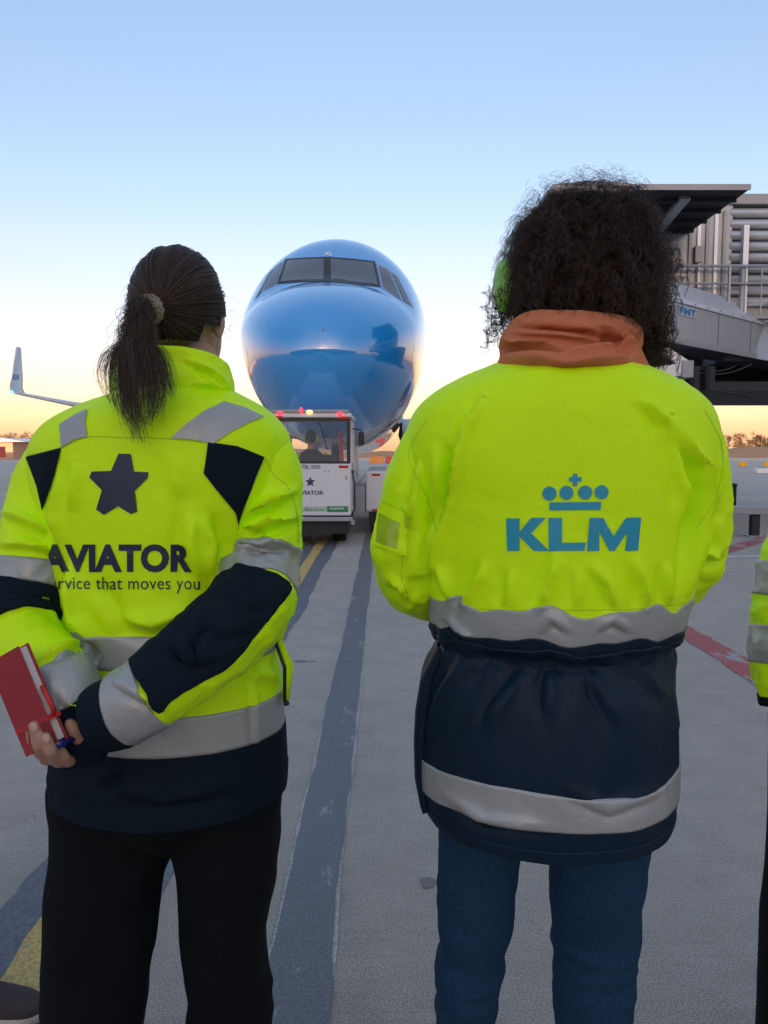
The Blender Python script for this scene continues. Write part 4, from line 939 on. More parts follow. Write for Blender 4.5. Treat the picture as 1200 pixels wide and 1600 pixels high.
    for poly in ([(325, 691), (370, 697), (412, 714), (397, 750), (372, 822), (368, 802), (340, 768), (318, 740)], [(42, 714), (70, 707), (97, 700), (86, 745), (67, 797), (59, 760)]):
        drape_px('shoulder_panel', poly_bm([poly]), BA, .0022, M_NAVY, jk, 6)
    for poly in ([(267, 685), (290, 664), (318, 644), (350, 629), (382, 638), (412, 652), (388, 661), (360, 675), (334, 693), (300, 687)], [(94, 664), (115, 651), (137, 640), (134, 660), (137, 683), (116, 688), (97, 699)]):
        drape_px('reflective_tape', poly_bm([poly]), BA, .0024, M_TAPE, jk, 6)
    seam('yoke_seam', [(44, 712), (97, 699), (137, 683), (200, 684), (267, 686), (334, 693), (380, 701), (414, 716)], BA, jk)
    seam('armhole_seam', [(414, 716), (398, 750), (378, 800), (370, 828)], BA, jk, 1.1, .003); seam('sleeve_seam', [(414, 716), (428, 742), (450, 762), (463, 800), (466, 850)], BA, jk, 1.2)
    # star and lettering
    sp = [(186.5, 709), (207, 709), (214, 736), (232, 737), (231, 747), (211, 764), (214, 798), (203, 803), (184, 791), (166, 804), (152, 797), (158, 766), (140, 745), (143, 737), (174, 737)]
    drape_px('star_emblem', poly_bm([[(186, 709), (205, 709.5), (210, 737), (232, 738), (231, 747), (211, 767), (215, 799), (205, 803.5), (185, 791), (163, 804.5), (151, 796), (160, 766), (140, 746), (144, 737), (174, 736)]]), BT, .0016, M_PRINT, jk, 6)
    drape_px('lettering', fit_bm(text_bm('AVIATOR', bold=.045, spacing=1.02), 66, 301, 850, 894), BT, .0016, M_PRINT, jk, 6, trim=True)
    drape_px('small_lettering', fit_bm(text_bm('service that moves you', spacing=1.05), 69, 312, 901, 927), BT, .0016, M_PRINT, jk, 6, trim=True)
    # pocket with zip on the side
    pk = MB(); a, b, c = at(432, 992, Yc - .01), at(450, 1040, Yc - .02), at(446, 1092, Yc - .02)
    pk.tube([a, b, c], [.006, .009, .007], 10); pk.build('pocket_flap', M_HIVIS, jk, True)
    MB().tube([a + Vector((-.004, -.008, 0)), b + Vector((-.004, -.011, 0)), c + Vector((0, -.009, 0))], .0028, 8).build('zip', M_ZIP, jk, True)
    MB().tube([c, c + Vector((.003, -.006, -.008))], [.004, .005], 8).build('zip_pull', M_ZIP, jk, True)
    # collar: stands up, lower towards the front
    th = np.linspace(0, 2 * np.pi, 160, endpoint=False) - np.pi / 2; rows = []
    c0 = at(270, 622, Yc + .008); zt_b = at(270, 541, Yc - .075).z
    for q in np.linspace(0, 1, 40):
        back = -np.sin(th) * .5 + .5; rt = np.cos(th); top = zt_b - .055 * (1 - back) ** 1.7 - .004 * rt
        z = (c0.z - .012) + (top - c0.z + .012) * q; rx = .096 - .005 * q + .004 * math.sin(q * 3.1); ry = .080 - .004 * q
        rows.append(np.stack([c0.x + rx * np.cos(th), c0.y + ry * np.sin(th), z], -1))
    for q in (.3, 1.0):        # turn in at the top
        rows.append(np.stack([c0.x + (rx - .012 * q) * np.cos(th), c0.y + (ry - .012 * q) * np.sin(th), z + .004 - .010 * q * q], -1))
    for q in (.4, 1.0): rows.append(np.stack([c0.x + (rx - .013) * np.cos(th), c0.y + (ry - .013) * np.sin(th), z - .006 - .05 * q], -1))
    C = Surf(np.array(rows)); C.wrinkle(.0022, 20, 31, (1, 1, 2.2)); C.folds([([(290, 560), (330, 580), (360, 610)], .004, 7), ([(200, 600), (270, 612), (350, 626)], -.004, 5), ([(300, 600), (330, 600), (355, 612)], .003, 6)])
    C.mesh('collar', M_HIVIS, jk)
    # trousers
    L1 = tube([(178, 1215, 1.21, .100), (177, 1300, 1.2, .094), (168, 1370, 1.2, .089), (157, 1460, 1.2, .091), (141, 1600, 1.2, .082), (128, 1760, 1.2, .079), (118, 1880, 1.2, .082)], 160, 72, seamdir=(0, -1, 0))
    L2 = tube([(352, 1215, 1.21, .098), (355, 1310, 1.2, .088), (354, 1385, 1.2, .080), (354, 1460, 1.2, .073), (359, 1600, 1.2, .063), (364, 1760, 1.2, .062), (368, 1880, 1.2, .066)], 160, 72)
    mb = MB(); capped(mb, L1); capped(mb, L2); hp = at(264, 1200, 1.21)
    mb.ell((hp.x, 1.215, hp.z - .035), (.185, .125, .10), 32, 16)
    def tr_post(co, no):
        w = fbm(co * np.array([1, 1, .55]), 9, 3, 41); r = 1 - 2 * np.abs(fbm(co * np.array([1, 1, 1.3]), 7, 2, 57))
        return co + no * (.007 * w + .006 * r)[:, None]
    tro = remesh('trousers', mb.V, mb.F, .006, M_BLACKC, P, 6, tr_post)
    BV = bvh_of(tro)
    seam('inseam', [(264, 1312), (252, 1380), (240, 1470), (214, 1600)], BV, tro, 1.4, .0015, M_NAVY)
    # body
    mb = MB(); hc = at(284, 500, 1.26); head(mb, hc, R(-16), .86); mb.tube([hc + Vector((0, .0, -.05)), at(276, 600, 1.23), at(272, 640, 1.22)], [.056, .056, .07], 20)
    capped(mb, torso([(640, 150, 380, .07), (700, 90, 410, .09), (900, 120, 390, .095), (1050, 125, 400, .095), (1150, 130, 400, .095), (1190, 140, 390, .09)], Yc, 40, 40))
    for S in (SL, SR): mb.tube([Vector(p) for p in S.C[8::12]], .028, 10)
    for S in (L1, L2): mb.tube([Vector(p) for p in S.C[4::10]], .045, 12)
    w = at(124, 1180, .978)
    mb.tube([at(126, 1150, 1.0), at(122, 1176, .998), at(108, 1176, .985), at(94, 1181, .97)], [.022, .022, .022, .016], 14)      # wrist and palm
    for pts, r in ((((98, 1184, .978), (72, 1186, .950), (60, 1163, .918), (53, 1134, .916)), .0092), (((110, 1186, .978), (91, 1190, .944), (79, 1172, .914), (72, 1152, .913)), .0090),
                   (((118, 1184, .982), (106, 1190, .955), (98, 1180, .938), (95, 1172, .936)), .0085), (((90, 1180, .968), (62, 1178, .97), (50, 1155, .965), (46, 1130, .962)), .0085)):
        q = [at(*p) for p in pts]; mb.tube(q, [r * 1.05, r, r * .93, r * .78], 12); mb.ell(q[-1], (r * .8,) * 3, 10, 8)
    q = [at(126, 1164, .985), at(121, 1150, .966), at(113, 1138, .957), at(109, 1131, .956)]; mb.tube(q, [.013, .0115, .0105, .008], 12); mb.ell(q[-1], (.008,) * 3, 10, 8)
    remesh('body', mb.V, mb.F, .0032, M_SKIN, P, 5)
    fingernail = mat('fingernail', (.55, .34, .27), .3)
    for (x, y, Y) in ((53.5, 1137, .9095), (72.5, 1155, .9065)):
        p = at(x, y, Y); MB().ell(p, (.0048, .0016, .0062), 10, 6).build('fingernail', fingernail, P, True)
    sk = mat('shoe_black_leather', (.012, .012, .013), .5); so = mat('shoe_black_sole', (.02, .02, .02), .7)
    for S, dx in ((L1, 0), (L2, 0)):
        p = S.C[-1]; shoe(P, (p[0], p[1] - .08), R(90), .25, sk, so)
    # hair
    Hm = hair_mat('dark_brown_hair', (.055, .037, .027), .40); HC = mat('dark_brown_hair_mass', (.012, .009, .0075), .7, spec=.2)
    ctr = np.array(hc) + np.array([-.002, -.008, .014]); rad = np.array([.077, .098, .098]); yaw = R(-16)
    tie = at(240, 482, 1.135); T0 = (np.array(tie) - ctr) / rad; T0 /= np.linalg.norm(T0)
    fw = np.array([-math.sin(yaw), math.cos(yaw), 0])
    def ok(d):
        f = d @ fw; return not ((f > .35 and d[2] < .55) or (f > .1 and d[2] < -.12) or d[2] < -.62 or (f > -.35 and d[2] < -.33))
    V, F = [], []; nu, nv = 200, 140; idx = {}
    for j in range(nv + 1):
        ph = math.pi * j / nv
        for i in range(nu):
            t_ = 2 * math.pi * i / nu; d = np.array([math.sin(ph) * math.cos(t_), math.sin(ph) * math.sin(t_), math.cos(ph)]); bump_ = 1 + .012 * math.sin(9 * d[0] + 4 * d[2]) + .01 * math.sin(23 * d[0] + 3)
            V.append(ctr + rad * d * bump_ * .985); idx[(j, i)] = ok(d)
    for j in range(nv):
        for i in range(nu):
            q = [(j, i), (j + 1, i), (j + 1, (i + 1) % nu), (j, (i + 1) % nu)]
            if all(idx[k] for k in q): F.append(tuple(k[0] * nu + k[1] for k in q))
    hr = finish('hair', V, F, HC, P)
    r = np.random.default_rng(5); paths = []
    while len(paths) < 5200:
        d = r.normal(size=3); d /= np.linalg.norm(d)
        if not ok(d) or d @ T0 > .985: continue
        om = math.acos(np.clip(d @ T0, -1, 1)); t = np.linspace(0, 1, 16); sl = (np.sin((1 - t) * om)[:, None] * d + np.sin(t * om)[:, None] * T0) / math.sin(om)
        lift = 1.0 + .012 * r.random() + .018 * np.sin(np.pi * t)[:, None] * (r.random() ** 2) + (.035 * t ** 6)[:, None]
        crown = np.clip(sl[:, 2] - .75, 0, 1)[:, None] * (.10 * (r.random() ** 2)); lump = .012 * np.sin(d[0] * 17 + d[2] * 5 + 1.3)
        p = ctr + rad * sl * (lift + crown + lump) + r.normal(size=3) * .0012
        p[-1] = np.array(tie) + r.normal(size=3) * .006; paths.append(p)
    strands('hair_strands', paths, .00042, Hm, hr, .9)
    tp = np.array(tie); paths = []
    locks = [((207, 560, 1.075), (206, 620, 1.052), (218, 700, 1.035), .26, .010), ((192, 552, 1.085), (190, 605, 1.055), (208, 672, 1.04), .2, .010), ((228, 560, 1.075), (236, 612, 1.05), (230, 668, 1.035), .2, .010), ((178, 556, 1.09), (170, 606, 1.075), (186, 650, 1.05), .07, .006),
             ((252, 555, 1.085), (262, 590, 1.06), (268, 628, 1.05), .08, .007), ((168, 552, 1.10), (160, 592, 1.09), (184, 640, 1.07), .035, .006), ((215, 550, 1.07), (220, 610, 1.045), (216, 675, 1.035), .2, .013), ((240, 560, 1.08), (250, 610, 1.06), (240, 650, 1.05), .08, .008)]
    wts = np.array([k[3] for k in locks]); wts = wts / wts.sum()
    for k in range(1700):
        L = locks[r.choice(len(locks), p=wts)]; j = r.normal(size=3) * np.array([1, .6, .6])
        keys = [tp + r.normal(size=3) * .007, tp + np.array([-.012, -.026, -.010]) + r.normal(size=3) * .009, np.array(at(216 + r.normal() * 11, 518, 1.088)) + r.normal(size=3) * .005]
        e = .55 + .45 * r.random()
        for q, s_ in ((L[0], 1.0), (L[1], 1.0), (L[2], .8)): keys.append(np.array(at(*q)) + j * L[4] * .75 * s_ + r.normal(size=3) * .0015)
        S = spline(keys, 30); S = S + (np.sin(np.linspace(0, 7, 30) + L[0][0]) * np.linspace(0, 1, 30) * .0035)[:, None] * np.array([1, .4, 0]); paths.append(S[:int(30 * (.72 + .28 * r.random()))])
    strands('ponytail', paths, .00030, Hm, hr, .4)
    paths = []
    for k in range(170):
        d = r.normal(size=3); d[1] = -abs(d[1]); d /= np.linalg.norm(d)
        if not ok(d): continue
        p0 = ctr + rad * d * 1.0; t = np.linspace(0, 1, 10)[:, None]; o = d * (.006 + .008 * r.random()); g_ = np.cross(d, r.normal(size=3)) * .018
        paths.append(p0 + o * t + g_ * t * t + np.array([0, 0, -.012]) * t ** 2)
    for k in range(14):
        s0 = np.array(at(352 + r.normal() * 3, 500 + r.normal() * 20, 1.25)); t = np.linspace(0, 1, 14)[:, None]
        paths.append(s0 + np.array([.025 * r.random(), -.01, -.085 * r.random()]) * t + np.array([.02 * r.normal(), 0, 0]) * np.sin(t * 4))
    strands('stray_hair', paths, .00014, Hm, hr, .6)
    ax = Vector((-.42, -.75, -.28)).normalized(); a = ax.orthogonal().normalized(); b = ax.cross(a); tiem = MB(); ring = []
    for k in range(41):
        q = 2 * math.pi * k / 40; ring.append(Vector(tie) + ax * .004 + (a * math.cos(q) + b * math.sin(q)) * .0165 + ax * .002 * math.sin(k * 2.4))
    tiem.tube(ring, [.0058 + .0008 * math.sin(k * 1.9) for k in range(41)], 10, False)
    tiem.tube([p + ax * .008 for p in ring], [.0052 + .0008 * math.sin(k * 2.3) for k in range(41)], 10, False)
    tiem.build('hair_tie', mat('beige_hair_tie', (.30, .25, .17), .8, bump=.6, bscale=500, var=.25, vscale=200), P, True)
    return P
PA = build_a()
# notebook and pen held in the hand
def notebook():
    br, trp = at(89, 1160, .926), at(27, 1010, .945); e1 = (trp - br); Lh = e1.length; e1.normalize()
    e2 = Vector((-.80, .50, -.25)); e2 = (e2 - e1 * e2.dot(e1)).normalized(); n = e1.cross(e2).normalized()
    if n.y > 0: n = -n                       # cover normal, towards the camera side
    W, th = .080, .016
    root = empty('notebook', br, 'red hardback notebook with cream pages held in the hand behind the back', 'notebook')
    red = mat('red_book_cover', (.33, .018, .028), .5, var=.08, vscale=40, bump=.15, bscale=700); cream = mat('cream_page_edges', (.62, .57, .52), .8, var=.1, vscale=300)
    def slab(name, a0, a1, b0, b1, c0, c1, m, bev=.001):
        mb = MB(); V = [br + e1 * a + e2 * b - n * c for c in (c0, c1) for a, b in ((a0, b0), (a1, b0), (a1, b1), (a0, b1))]
        mb.add(V, [(0,1,2,3),(7,6,5,4),(0,4,5,1),(1,5,6,2),(2,6,7,3),(3,7,4,0)]); return mb.build(name, m, root, False, bev)
    slab('cover', -.002, Lh, -.001, W, 0, .0022, red); slab('cover', -.002, Lh, -.001, W, th - .0022, th, red)
    slab('pages', .002, Lh - .003, .003, W - .002, .0023, th - .0023, cream, .0003)
    slab('spine', -.002, Lh, W, W + .002, 0, th, red)
    rm = mat('red_ribbon', (.5, .012, .02), .4)
    slab('elastic_band', .030, .037, -.0035, W, -.0012, -.0002, rm, 0); slab('elastic_band', .030, .037, -.0042, -.0012, -.001, th + .001, rm, 0)
    mb = MB(); mb.tube([br + e1 * .075 - e2 * .001 - n * th * .6, br + e1 * .058 - e2 * .007 - n * th * .5, br + e1 * .042 - e2 * .006 - n * th * .55, br + e1 * .034 - e2 * .003 - n * th * .5], [.0028, .0038, .0032, .0026], 8); mb.build('ribbon', rm, root, True)
    return root
notebook()
pb = empty('pen', at(100, 1160, .935), 'blue pen tucked between fingers below the red notebook', 'pen')
a, b = at(88, 1165, .925), at(109, 1157, .948)
MB().tube([a, a + (b - a) * .15, b], [.0035, .0052, .0052], 12).build('barrel', mat('blue_pen_plastic', (.008, .02, .22), .25), pb, True)
MB().tube([b, b + (b - a) * .3], [.0042, .0036], 12).build('cap', mat('dark_blue_pen_cap', (.006, .012, .12), .3), pb, True)
MB().beam(a + Vector((.002, -.005, .004)), b + Vector((0, -.005, .002)), .002, .0015).build('clip', M_STEEL, pb)
# ------------------------------------------------------------------ person with the crown logo on the jacket
def build_b():
    Yc = 1.15
    P = empty('person', (at(885, 1300, Yc).x, Yc, 0), 'person with big dark curly hair, orange scarf and long yellow and navy jacket', 'person')
    T = torso([(556, 806, 968, .085, .01), (574, 764, 1008, .108, .01), (592, 722, 1044, .124), (618, 676, 1086, .136), (655, 644, 1112, .145), (715, 634, 1118, .153), (800, 656, 1098, .158), (880, 668, 1084, .162), (940, 672, 1066, .162),
               (975, 678, 1052, .154), (992, 688, 1036, .140), (1004, 690, 1034, .136), (1022, 680, 1036, .146), (1065, 664, 1040, .163), (1130, 658, 1042, .174), (1200, 658, 1042, .178), (1240, 664, 1036, .177), (1256, 672, 1030, .175)], Yc, 300, 260)
    vv = np.linspace(0, 1, T.nv)[:, None]; U = np.arange(T.nu)[None, :] / T.nu
    zz = T.P[:, :, 2]; wst = at(870, 1000, Yc).z
    cin = np.exp(-((zz - wst) / .035) ** 2)
    T.wrinkle(.004, 6, 5, (1, 1, .4)); T.wrinkle(.001, 17, 8, (1, 1, .5))
    T.push(cin * (.006 * fbm(T.P * np.array([1, 1, .15]), 32, 2, 77) + .004 * fbm(T.P * np.array([1, 1, .2]), 70, 2, 78)))
    below = np.clip((wst - zz) / .02, 0, 1) * np.exp(-np.clip(wst - zz, 0, 1) / .10)
    T.push(below * (.010 * fbm(T.P * np.array([1, 1, .12]), 26, 2, 79)))
    T.folds([([(758, 620), (726, 672), (712, 745), (692, 836), (682, 890), (678, 945)], .0095, 9), ([(694, 690), (700, 770), (682, 850)], -.008, 11), ([(1046, 648), (1068, 697), (1090, 728), (1092, 765), (1084, 836), (1070, 938)], .0105, 9), ([(1030, 640), (1052, 690), (1066, 745), (1068, 800)], .005, 12), ([(1062, 715), (1076, 765), (1070, 830)], -.008, 9),
             ([(1000, 620), (1046, 668)], .004, 10), ([(872, 868), (858, 905), (842, 955)], .0055, 10), ([(925, 880), (948, 915), (962, 955)], .005, 10), ([(990, 872), (1004, 915), (1010, 950)], .005, 9), ([(760, 880), (735, 925), (722, 955)], .0055, 10), ([(800, 890), (790, 950)], .004, 10), ([(905, 890), (900, 950)], .004, 9), ([(1040, 880), (1042, 945)], .005, 8),
             ([(690, 880), (705, 940)], .005, 9), ([(820, 1050), (775, 1110), (762, 1140)], .0035, 12), ([(860, 1040), (858, 1100), (860, 1125)], .0035, 12), ([(920, 1045), (955, 1110), (962, 1135)], .0035, 12), ([(1000, 1040), (1030, 1090)], .003, 12), ([(720, 1040), (690, 1090), (672, 1150)], .0035, 13),
             ([(700, 960), (720, 985), (740, 1000)], .003, 8), ([(840, 990), (860, 962), (890, 985)], .003, 8), ([(930, 985), (955, 965), (985, 985)], .003, 8), ([(700, 1240), (760, 1280), (860, 1290)], .003, 10), ([(880, 1230), (950, 1260), (1030, 1230)], .003, 12)])
    jk = T.mesh('jacket', M_HIVIS, P)
    SL = tube([(770, 634, 1.15, .035), (736, 664, 1.15, .055), (696, 704, 1.15, .066), (673, 752, 1.15, .068), (656, 812, 1.15, .067), (645, 864, 1.155, .065), (654, 900, 1.19, .063), (690, 920, 1.26, .059), (750, 925, 1.34, .055), (820, 915, 1.38, .048)], 200)
    SR = tube([(974, 628, 1.15, .035), (1006, 640, 1.15, .055), (1048, 680, 1.15, .063), (1066, 722, 1.15, .065), (1072, 780, 1.15, .063), (1072, 838, 1.15, .062), (1060, 882, 1.18, .061), (1030, 908, 1.25, .058), (980, 918, 1.34, .054), (905, 912, 1.38, .048)], 200)
    for S, sd in ((SL, 61), (SR, 67)):
        v = np.linspace(0, 1, S.nv)[:, None] * np.ones((1, S.nu)); el = np.exp(-((v - .58) / .16) ** 2)
        S.wrinkle(.0045, 13, sd, (1, 1, .8), True, .25 + el); S.wrinkle(.0025, 30, sd + 2, (1, 1, 1), False, .3 + el)
    SL.folds([([(665, 700), (650, 760), (640, 830)], .006, 10), ([(690, 760), (680, 830), (672, 900)], .008, 8), ([(605, 900), (640, 930), (672, 945)], .005, 8)])
    SR.folds([([(1100, 680), (1118, 740), (1115, 800)], .007, 9), ([(1085, 850), (1110, 870), (1125, 860)], .008, 9), ([(1095, 800), (1105, 840), (1100, 890)], -.006, 8)])
    SL.mesh('sleeve', M_HIVIS, jk, close_bot=True); SR.mesh('sleeve', M_HIVIS, jk, close_bot=True)
    vz = lambda z: v_at_z(T, z)
    wob = lambda a, ph: (lambda U: a + .006 * np.sin(2 * np.pi * U * 9 + ph) + .004 * np.sin(2 * np.pi * U * 17 + 2 * ph))
    T.band('reflective_tape', M_TAPE, jk, wob(vz(1.152), 1.0), wob(vz(1.108), 1.6), .0024)
    T.band('skirt_panel', M_NYLON, jk, wob(vz(1.1078), 1.6), 1.0, .0034)
    wv = vz(1.092); T.band('waist_drawcord', M_NYLON, jk, wob(wv - .008, .3), wob(wv + .014, .9), .0062)
    lo = lambda z: (lambda U: vz(z) + .004 * np.sin(2 * np.pi * U * 3))
    T.band('reflective_tape', M_TAPE, jk, lo(.900), lo(.850), .0052)
    T.band('hem_facing', M_NYLON, jk, vz(.822), .999, .0055)
    BT, BA, BS = join_bvh(T), join_bvh(T, SL, SR), join_bvh(SL)
    # black side vents that stand open at both sides
    for sg, pts in ((-1, [(690, 1010), (668, 1062), (663, 1110), (661, 1160), (660, 1215), (664, 1258)]), (1, [(1030, 1005), (1036, 1062), (1042, 1120), (1037, 1155), (1040, 1200), (1032, 1254)])):
        q = [at(x, y, Yc - .02) for x, y in pts]; V, F = [], []
        for i, p in enumerate(q):
            w = .004 + .011 * math.sin(math.pi * (i + .6) / 6.4)
            for dx, dy in ((-sg * .02, -.012), (sg * w * .6, -.03), (sg * w, .0), (sg * w * .4, .05)): V.append(p + Vector((dx, dy, 0)))
        for i in range(len(q) - 1):
            for k in range(3): F.append((i*4 + k, i*4 + k + 1, i*4 + k + 5, i*4 + k + 4))
        finish('side_vent', V, F, M_NYLON, jk)
    # crown and letters
    circ = lambda cx, cy, r, n=28: [(cx + r * math.cos(2 * math.pi * k / n), cy + r * math.sin(2 * math.pi * k / n)) for k in range(n)]
    lg = [circ(858.5, 771, 11), circ(885, 770, 11), circ(914, 769.5, 11), circ(939.5, 769, 11)]
    for c in lg: drape_px('crown_dot', poly_bm([c]), BT, .0018, M_CYAN, jk, 6)
    drape_px('crown_bar', poly_bm([[(858, 785), (939, 784), (938, 796.5), (858.5, 797)]]), BT, .0018, M_CYAN, jk, 6)
    drape_px('crown_cross', poly_bm([[(889, 745.5), (895, 745.5), (895, 740), (902, 740), (902, 745.5), (908.5, 745.5), (908.5, 752), (902, 752), (902, 759), (895, 759), (895, 752), (889, 752)]]), BT, .0018, M_CYAN, jk, 6)
    K = [(791, 810), (812, 810), (812, 831), (830, 809), (853, 809), (830, 833), (858, 860.5), (834, 860.5), (812, 838), (812, 860.5), (793, 860.5)]
    Lp = [(857, 809), (878, 809), (878, 848), (915, 847.5), (913, 860), (857.5, 861)]
    M_ = [(921, 809), (942, 809), (958, 838), (978, 808.5), (1001, 808.5), (996, 860), (976, 860.5), (980, 830), (960, 860.5), (952, 860.5), (936, 830), (936, 860.5), (917, 861)]
    for nm_, poly in (('letter_k', K), ('letter_l', Lp), ('letter_m', M_)): drape_px('lettering', poly_bm([poly]), BT, .0018, M_CYAN, jk, 6)
    # seams, epaulettes and sleeve pocket
    seam('armhole_seam', [(668, 655), (646, 690), (640, 720), (668, 780), (682, 830)], BA, jk, .8); seam('armhole_seam', [(1100, 640), (1126, 690), (1128, 740), (1112, 790), (1088, 825)], BA, jk, .8)
    seam('hem_seam', [(684, 944), (760, 952), (870, 953), (980, 952), (1062, 944)], BT, jk, 1.2)
    seam('sleeve_seam', [(628, 790), (630, 850), (628, 905), (640, 935)], BS, jk, 1.2)
    drape_px('sleeve_pocket', poly_bm([[(600, 780), (642, 803), (638, 868), (583, 850)]]), BS, .0045, M_HIVIS, jk, 5); seam('pocket_seam', [(600, 782), (641, 804)], BS, jk, 1.2, .006); seam('pocket_seam', [(640, 804), (636, 867)], BS, jk, 1.2, .006)
    drape_px('pocket_window', poly_bm([[(597, 802), (626, 818), (622, 858), (590, 845)]]), BS, .0062, mat('clear_pocket_window', (.36, .52, .02), .25), jk, 5)
    for sg, pts in ((-1, ((742, 590, 1.13), (705, 612, 1.13), (660, 652, 1.14))), (1, ((1022, 588, 1.13), (1050, 602, 1.13), (1080, 625, 1.14)))):
        q = [at(*p) + Vector((0, 0, .006)) for p in pts]; MB().beam(q[0], q[1], .045, .006).build('epaulette', M_HIVIS, jk, False, .002); MB().beam(q[1], q[2], .042, .006).build('epaulette', M_HIVIS, jk, False, .002)
    # collar under the scarf, scarf
    th = np.linspace(0, 2 * np.pi, 200, endpoint=False) - np.pi / 2
    c0 = at(886, 568, Yc + .012); zb_ = at(886, 580, Yc - .098).z; zt_ = at(886, 478, Yc - .072).z; rows = []
    for q in np.linspace(0, 1, 70):
        back = -np.sin(th) * .5 + .5; z = zb_ - .012 * (1 - back) + (zt_ - zb_) * q - .028 * q * (1 - back)
        bul = .010 * math.sin(q * math.pi * 3.0 + .4) * (1 - .4 * q); rx = .127 - .029 * q + bul * .5; ry = .127 - .045 * q + bul * .8
        rows.append(np.stack([c0.x + .004 * q + rx * np.cos(th), c0.y + ry * np.sin(th), z + .006 * np.sin(th * 2 + 1) * q], -1))
    for q in (.5, 1.0): rows.append(np.stack([c0.x + (rx - .02 * q) * np.cos(th), c0.y + (ry - .02 * q) * np.sin(th), z + .004 - .03 * q * q], -1))
    C = Surf(np.array(rows)); C.wrinkle(.0035, 9, 91, (1, 1, 3.0)); C.wrinkle(.0008, 40, 93)
    C.folds([([(770, 545), (850, 555), (940, 535), (1000, 530)], -.008, 6), ([(785, 530), (860, 545), (900, 548)], .006, 7), ([(770, 562), (880, 570), (1005, 560)], .006, 8), ([(800, 510), (880, 515), (960, 530)], -.006, 6), ([(940, 500), (975, 540), (1005, 565)], .006, 7)])
    C.mesh('scarf', cloth('terracotta_fleece', (.56, .19, .09), 1.0, 420, .6, .06, .1, 30, spec=.02), P)
    # jeans
    L1 = tube([(765, 1180, 1.16, .085), (755, 1270, 1.155, .072), (747, 1345, 1.15, .064), (741, 1430, 1.15, .060), (733, 1515, 1.15, .053), (727, 1600, 1.15, .050), (722, 1720, 1.15, .052), (718, 1930, 1.15, .046)], 170)
    L2 = tube([(920, 1180, 1.16, .092), (932, 1270, 1.155, .086), (934, 1345, 1.15, .080), (930, 1430, 1.15, .072), (927, 1515, 1.15, .063), (925, 1600, 1.15, .061), (924, 1720, 1.15, .058), (924, 1930, 1.15, .05)], 170)
    mb = MB(); capped(mb, L1); capped(mb, L2); hp = at(850, 1190, 1.17); mb.ell((hp.x, 1.165, hp.z - .02), (.165, .125, .11), 32, 16)
    def post(co, no):
        w = fbm(co * np.array([1, 1, 1.2]), 10, 3, 141); r = 1 - 2 * np.abs(fbm(co * np.array([.7, .7, 2.4]), 9, 2, 157)); kn = np.exp(-((co[:, 2] - .50) / .13) ** 2)
        return co + no * (.003 * w + .0045 * r * (.2 + kn))[:, None]
    remesh('jeans', mb.V, mb.F, .005, M_DENIM, P, 5, post)
    # body
    mb = MB(); hc = at(906, 446, 1.23); head(mb, hc, R(-4), .95); mb.tube([hc + Vector((0, 0, -.05)), at(890, 560, 1.19), at(886, 620, 1.17)], [.058, .06, .075], 20)
    capped(mb, torso([(620, 740, 1030, .09), (700, 700, 1060, .11), (900, 720, 1030, .115), (1000, 735, 1000, .10), (1150, 730, 1000, .105), (1180, 740, 990, .10)], Yc, 40, 40))
    for S in (SL, SR): mb.tube([Vector(p) for p in S.C[10:-12:12]], .032, 10)
    for S in (L1, L2): mb.tube([Vector(p) for p in S.C[4::10]], .036, 12)
    for S, sg in ((SL, 1), (SR, -1)):
        e = Vector(S.C[-1]); d = (e - Vector(S.C[-14])).normalized(); fingers(mb, e - d * .01, d, (0, .2, 1), (0, -1, 0), .45)
    remesh('body', mb.V, mb.F, .004, M_SKIN, P, 4)
    sk = mat('white_sneaker', (.5, .5, .5), .5); so = mat('white_rubber_sole', (.6, .6, .6), .6)
    for S in (L1, L2): p = S.C[-1]; shoe(P, (p[0], p[1] - .09), R(90), .27, sk, so)
    # curly hair: dark mass with coils of hair growing out and down
    r = np.random.default_rng(11); Hm = hair_mat('dark_curly_hair', (.040, .024, .017), .40); HC = mat('dark_curly_hair_mass', (.004, .0034, .0032), .9, spec=.1)
    ctr = np.array(at(908, 418, 1.215)); rad = np.array([.108, .122, .113])
    boxy = lambda D: 1 / (np.abs(D[..., 0]) ** 2.7 + np.abs(D[..., 1]) ** 2.7 + np.abs(D[..., 2]) ** 2.7) ** (1 / 2.7)      # squarer than a ball
    V, F = [], []; nu, nv = 110, 80; D = []
    for j in range(nv + 1):
        ph = math.pi * j / nv
        for i in range(nu):
            t_ = 2 * math.pi * i / nu; D.append((math.sin(ph) * math.cos(t_), math.sin(ph) * math.sin(t_), math.cos(ph)))
    D = np.array(D); k_ = boxy(D) * .90 - .90 + .90 + .07 * fbm(D, 3.0, 2, 5) + .045 * fbm(D, 9, 2, 6)
    low = np.clip(-D[:, 2] - .45, 0, 1); V = ctr + rad * D * (k_ - .35 * low)[:, None]
    fr = (D[:, 1] > .45) & (D[:, 2] < .35)
    for j in range(nv):
        for i in range(nu):
            q = (j*nu + i, (j+1)*nu + i, (j+1)*nu + (i+1) % nu, j*nu + (i+1) % nu)
            if not any(fr[list(q)]): F.append(q)
    hr = finish('hair', V, F, HC, P)
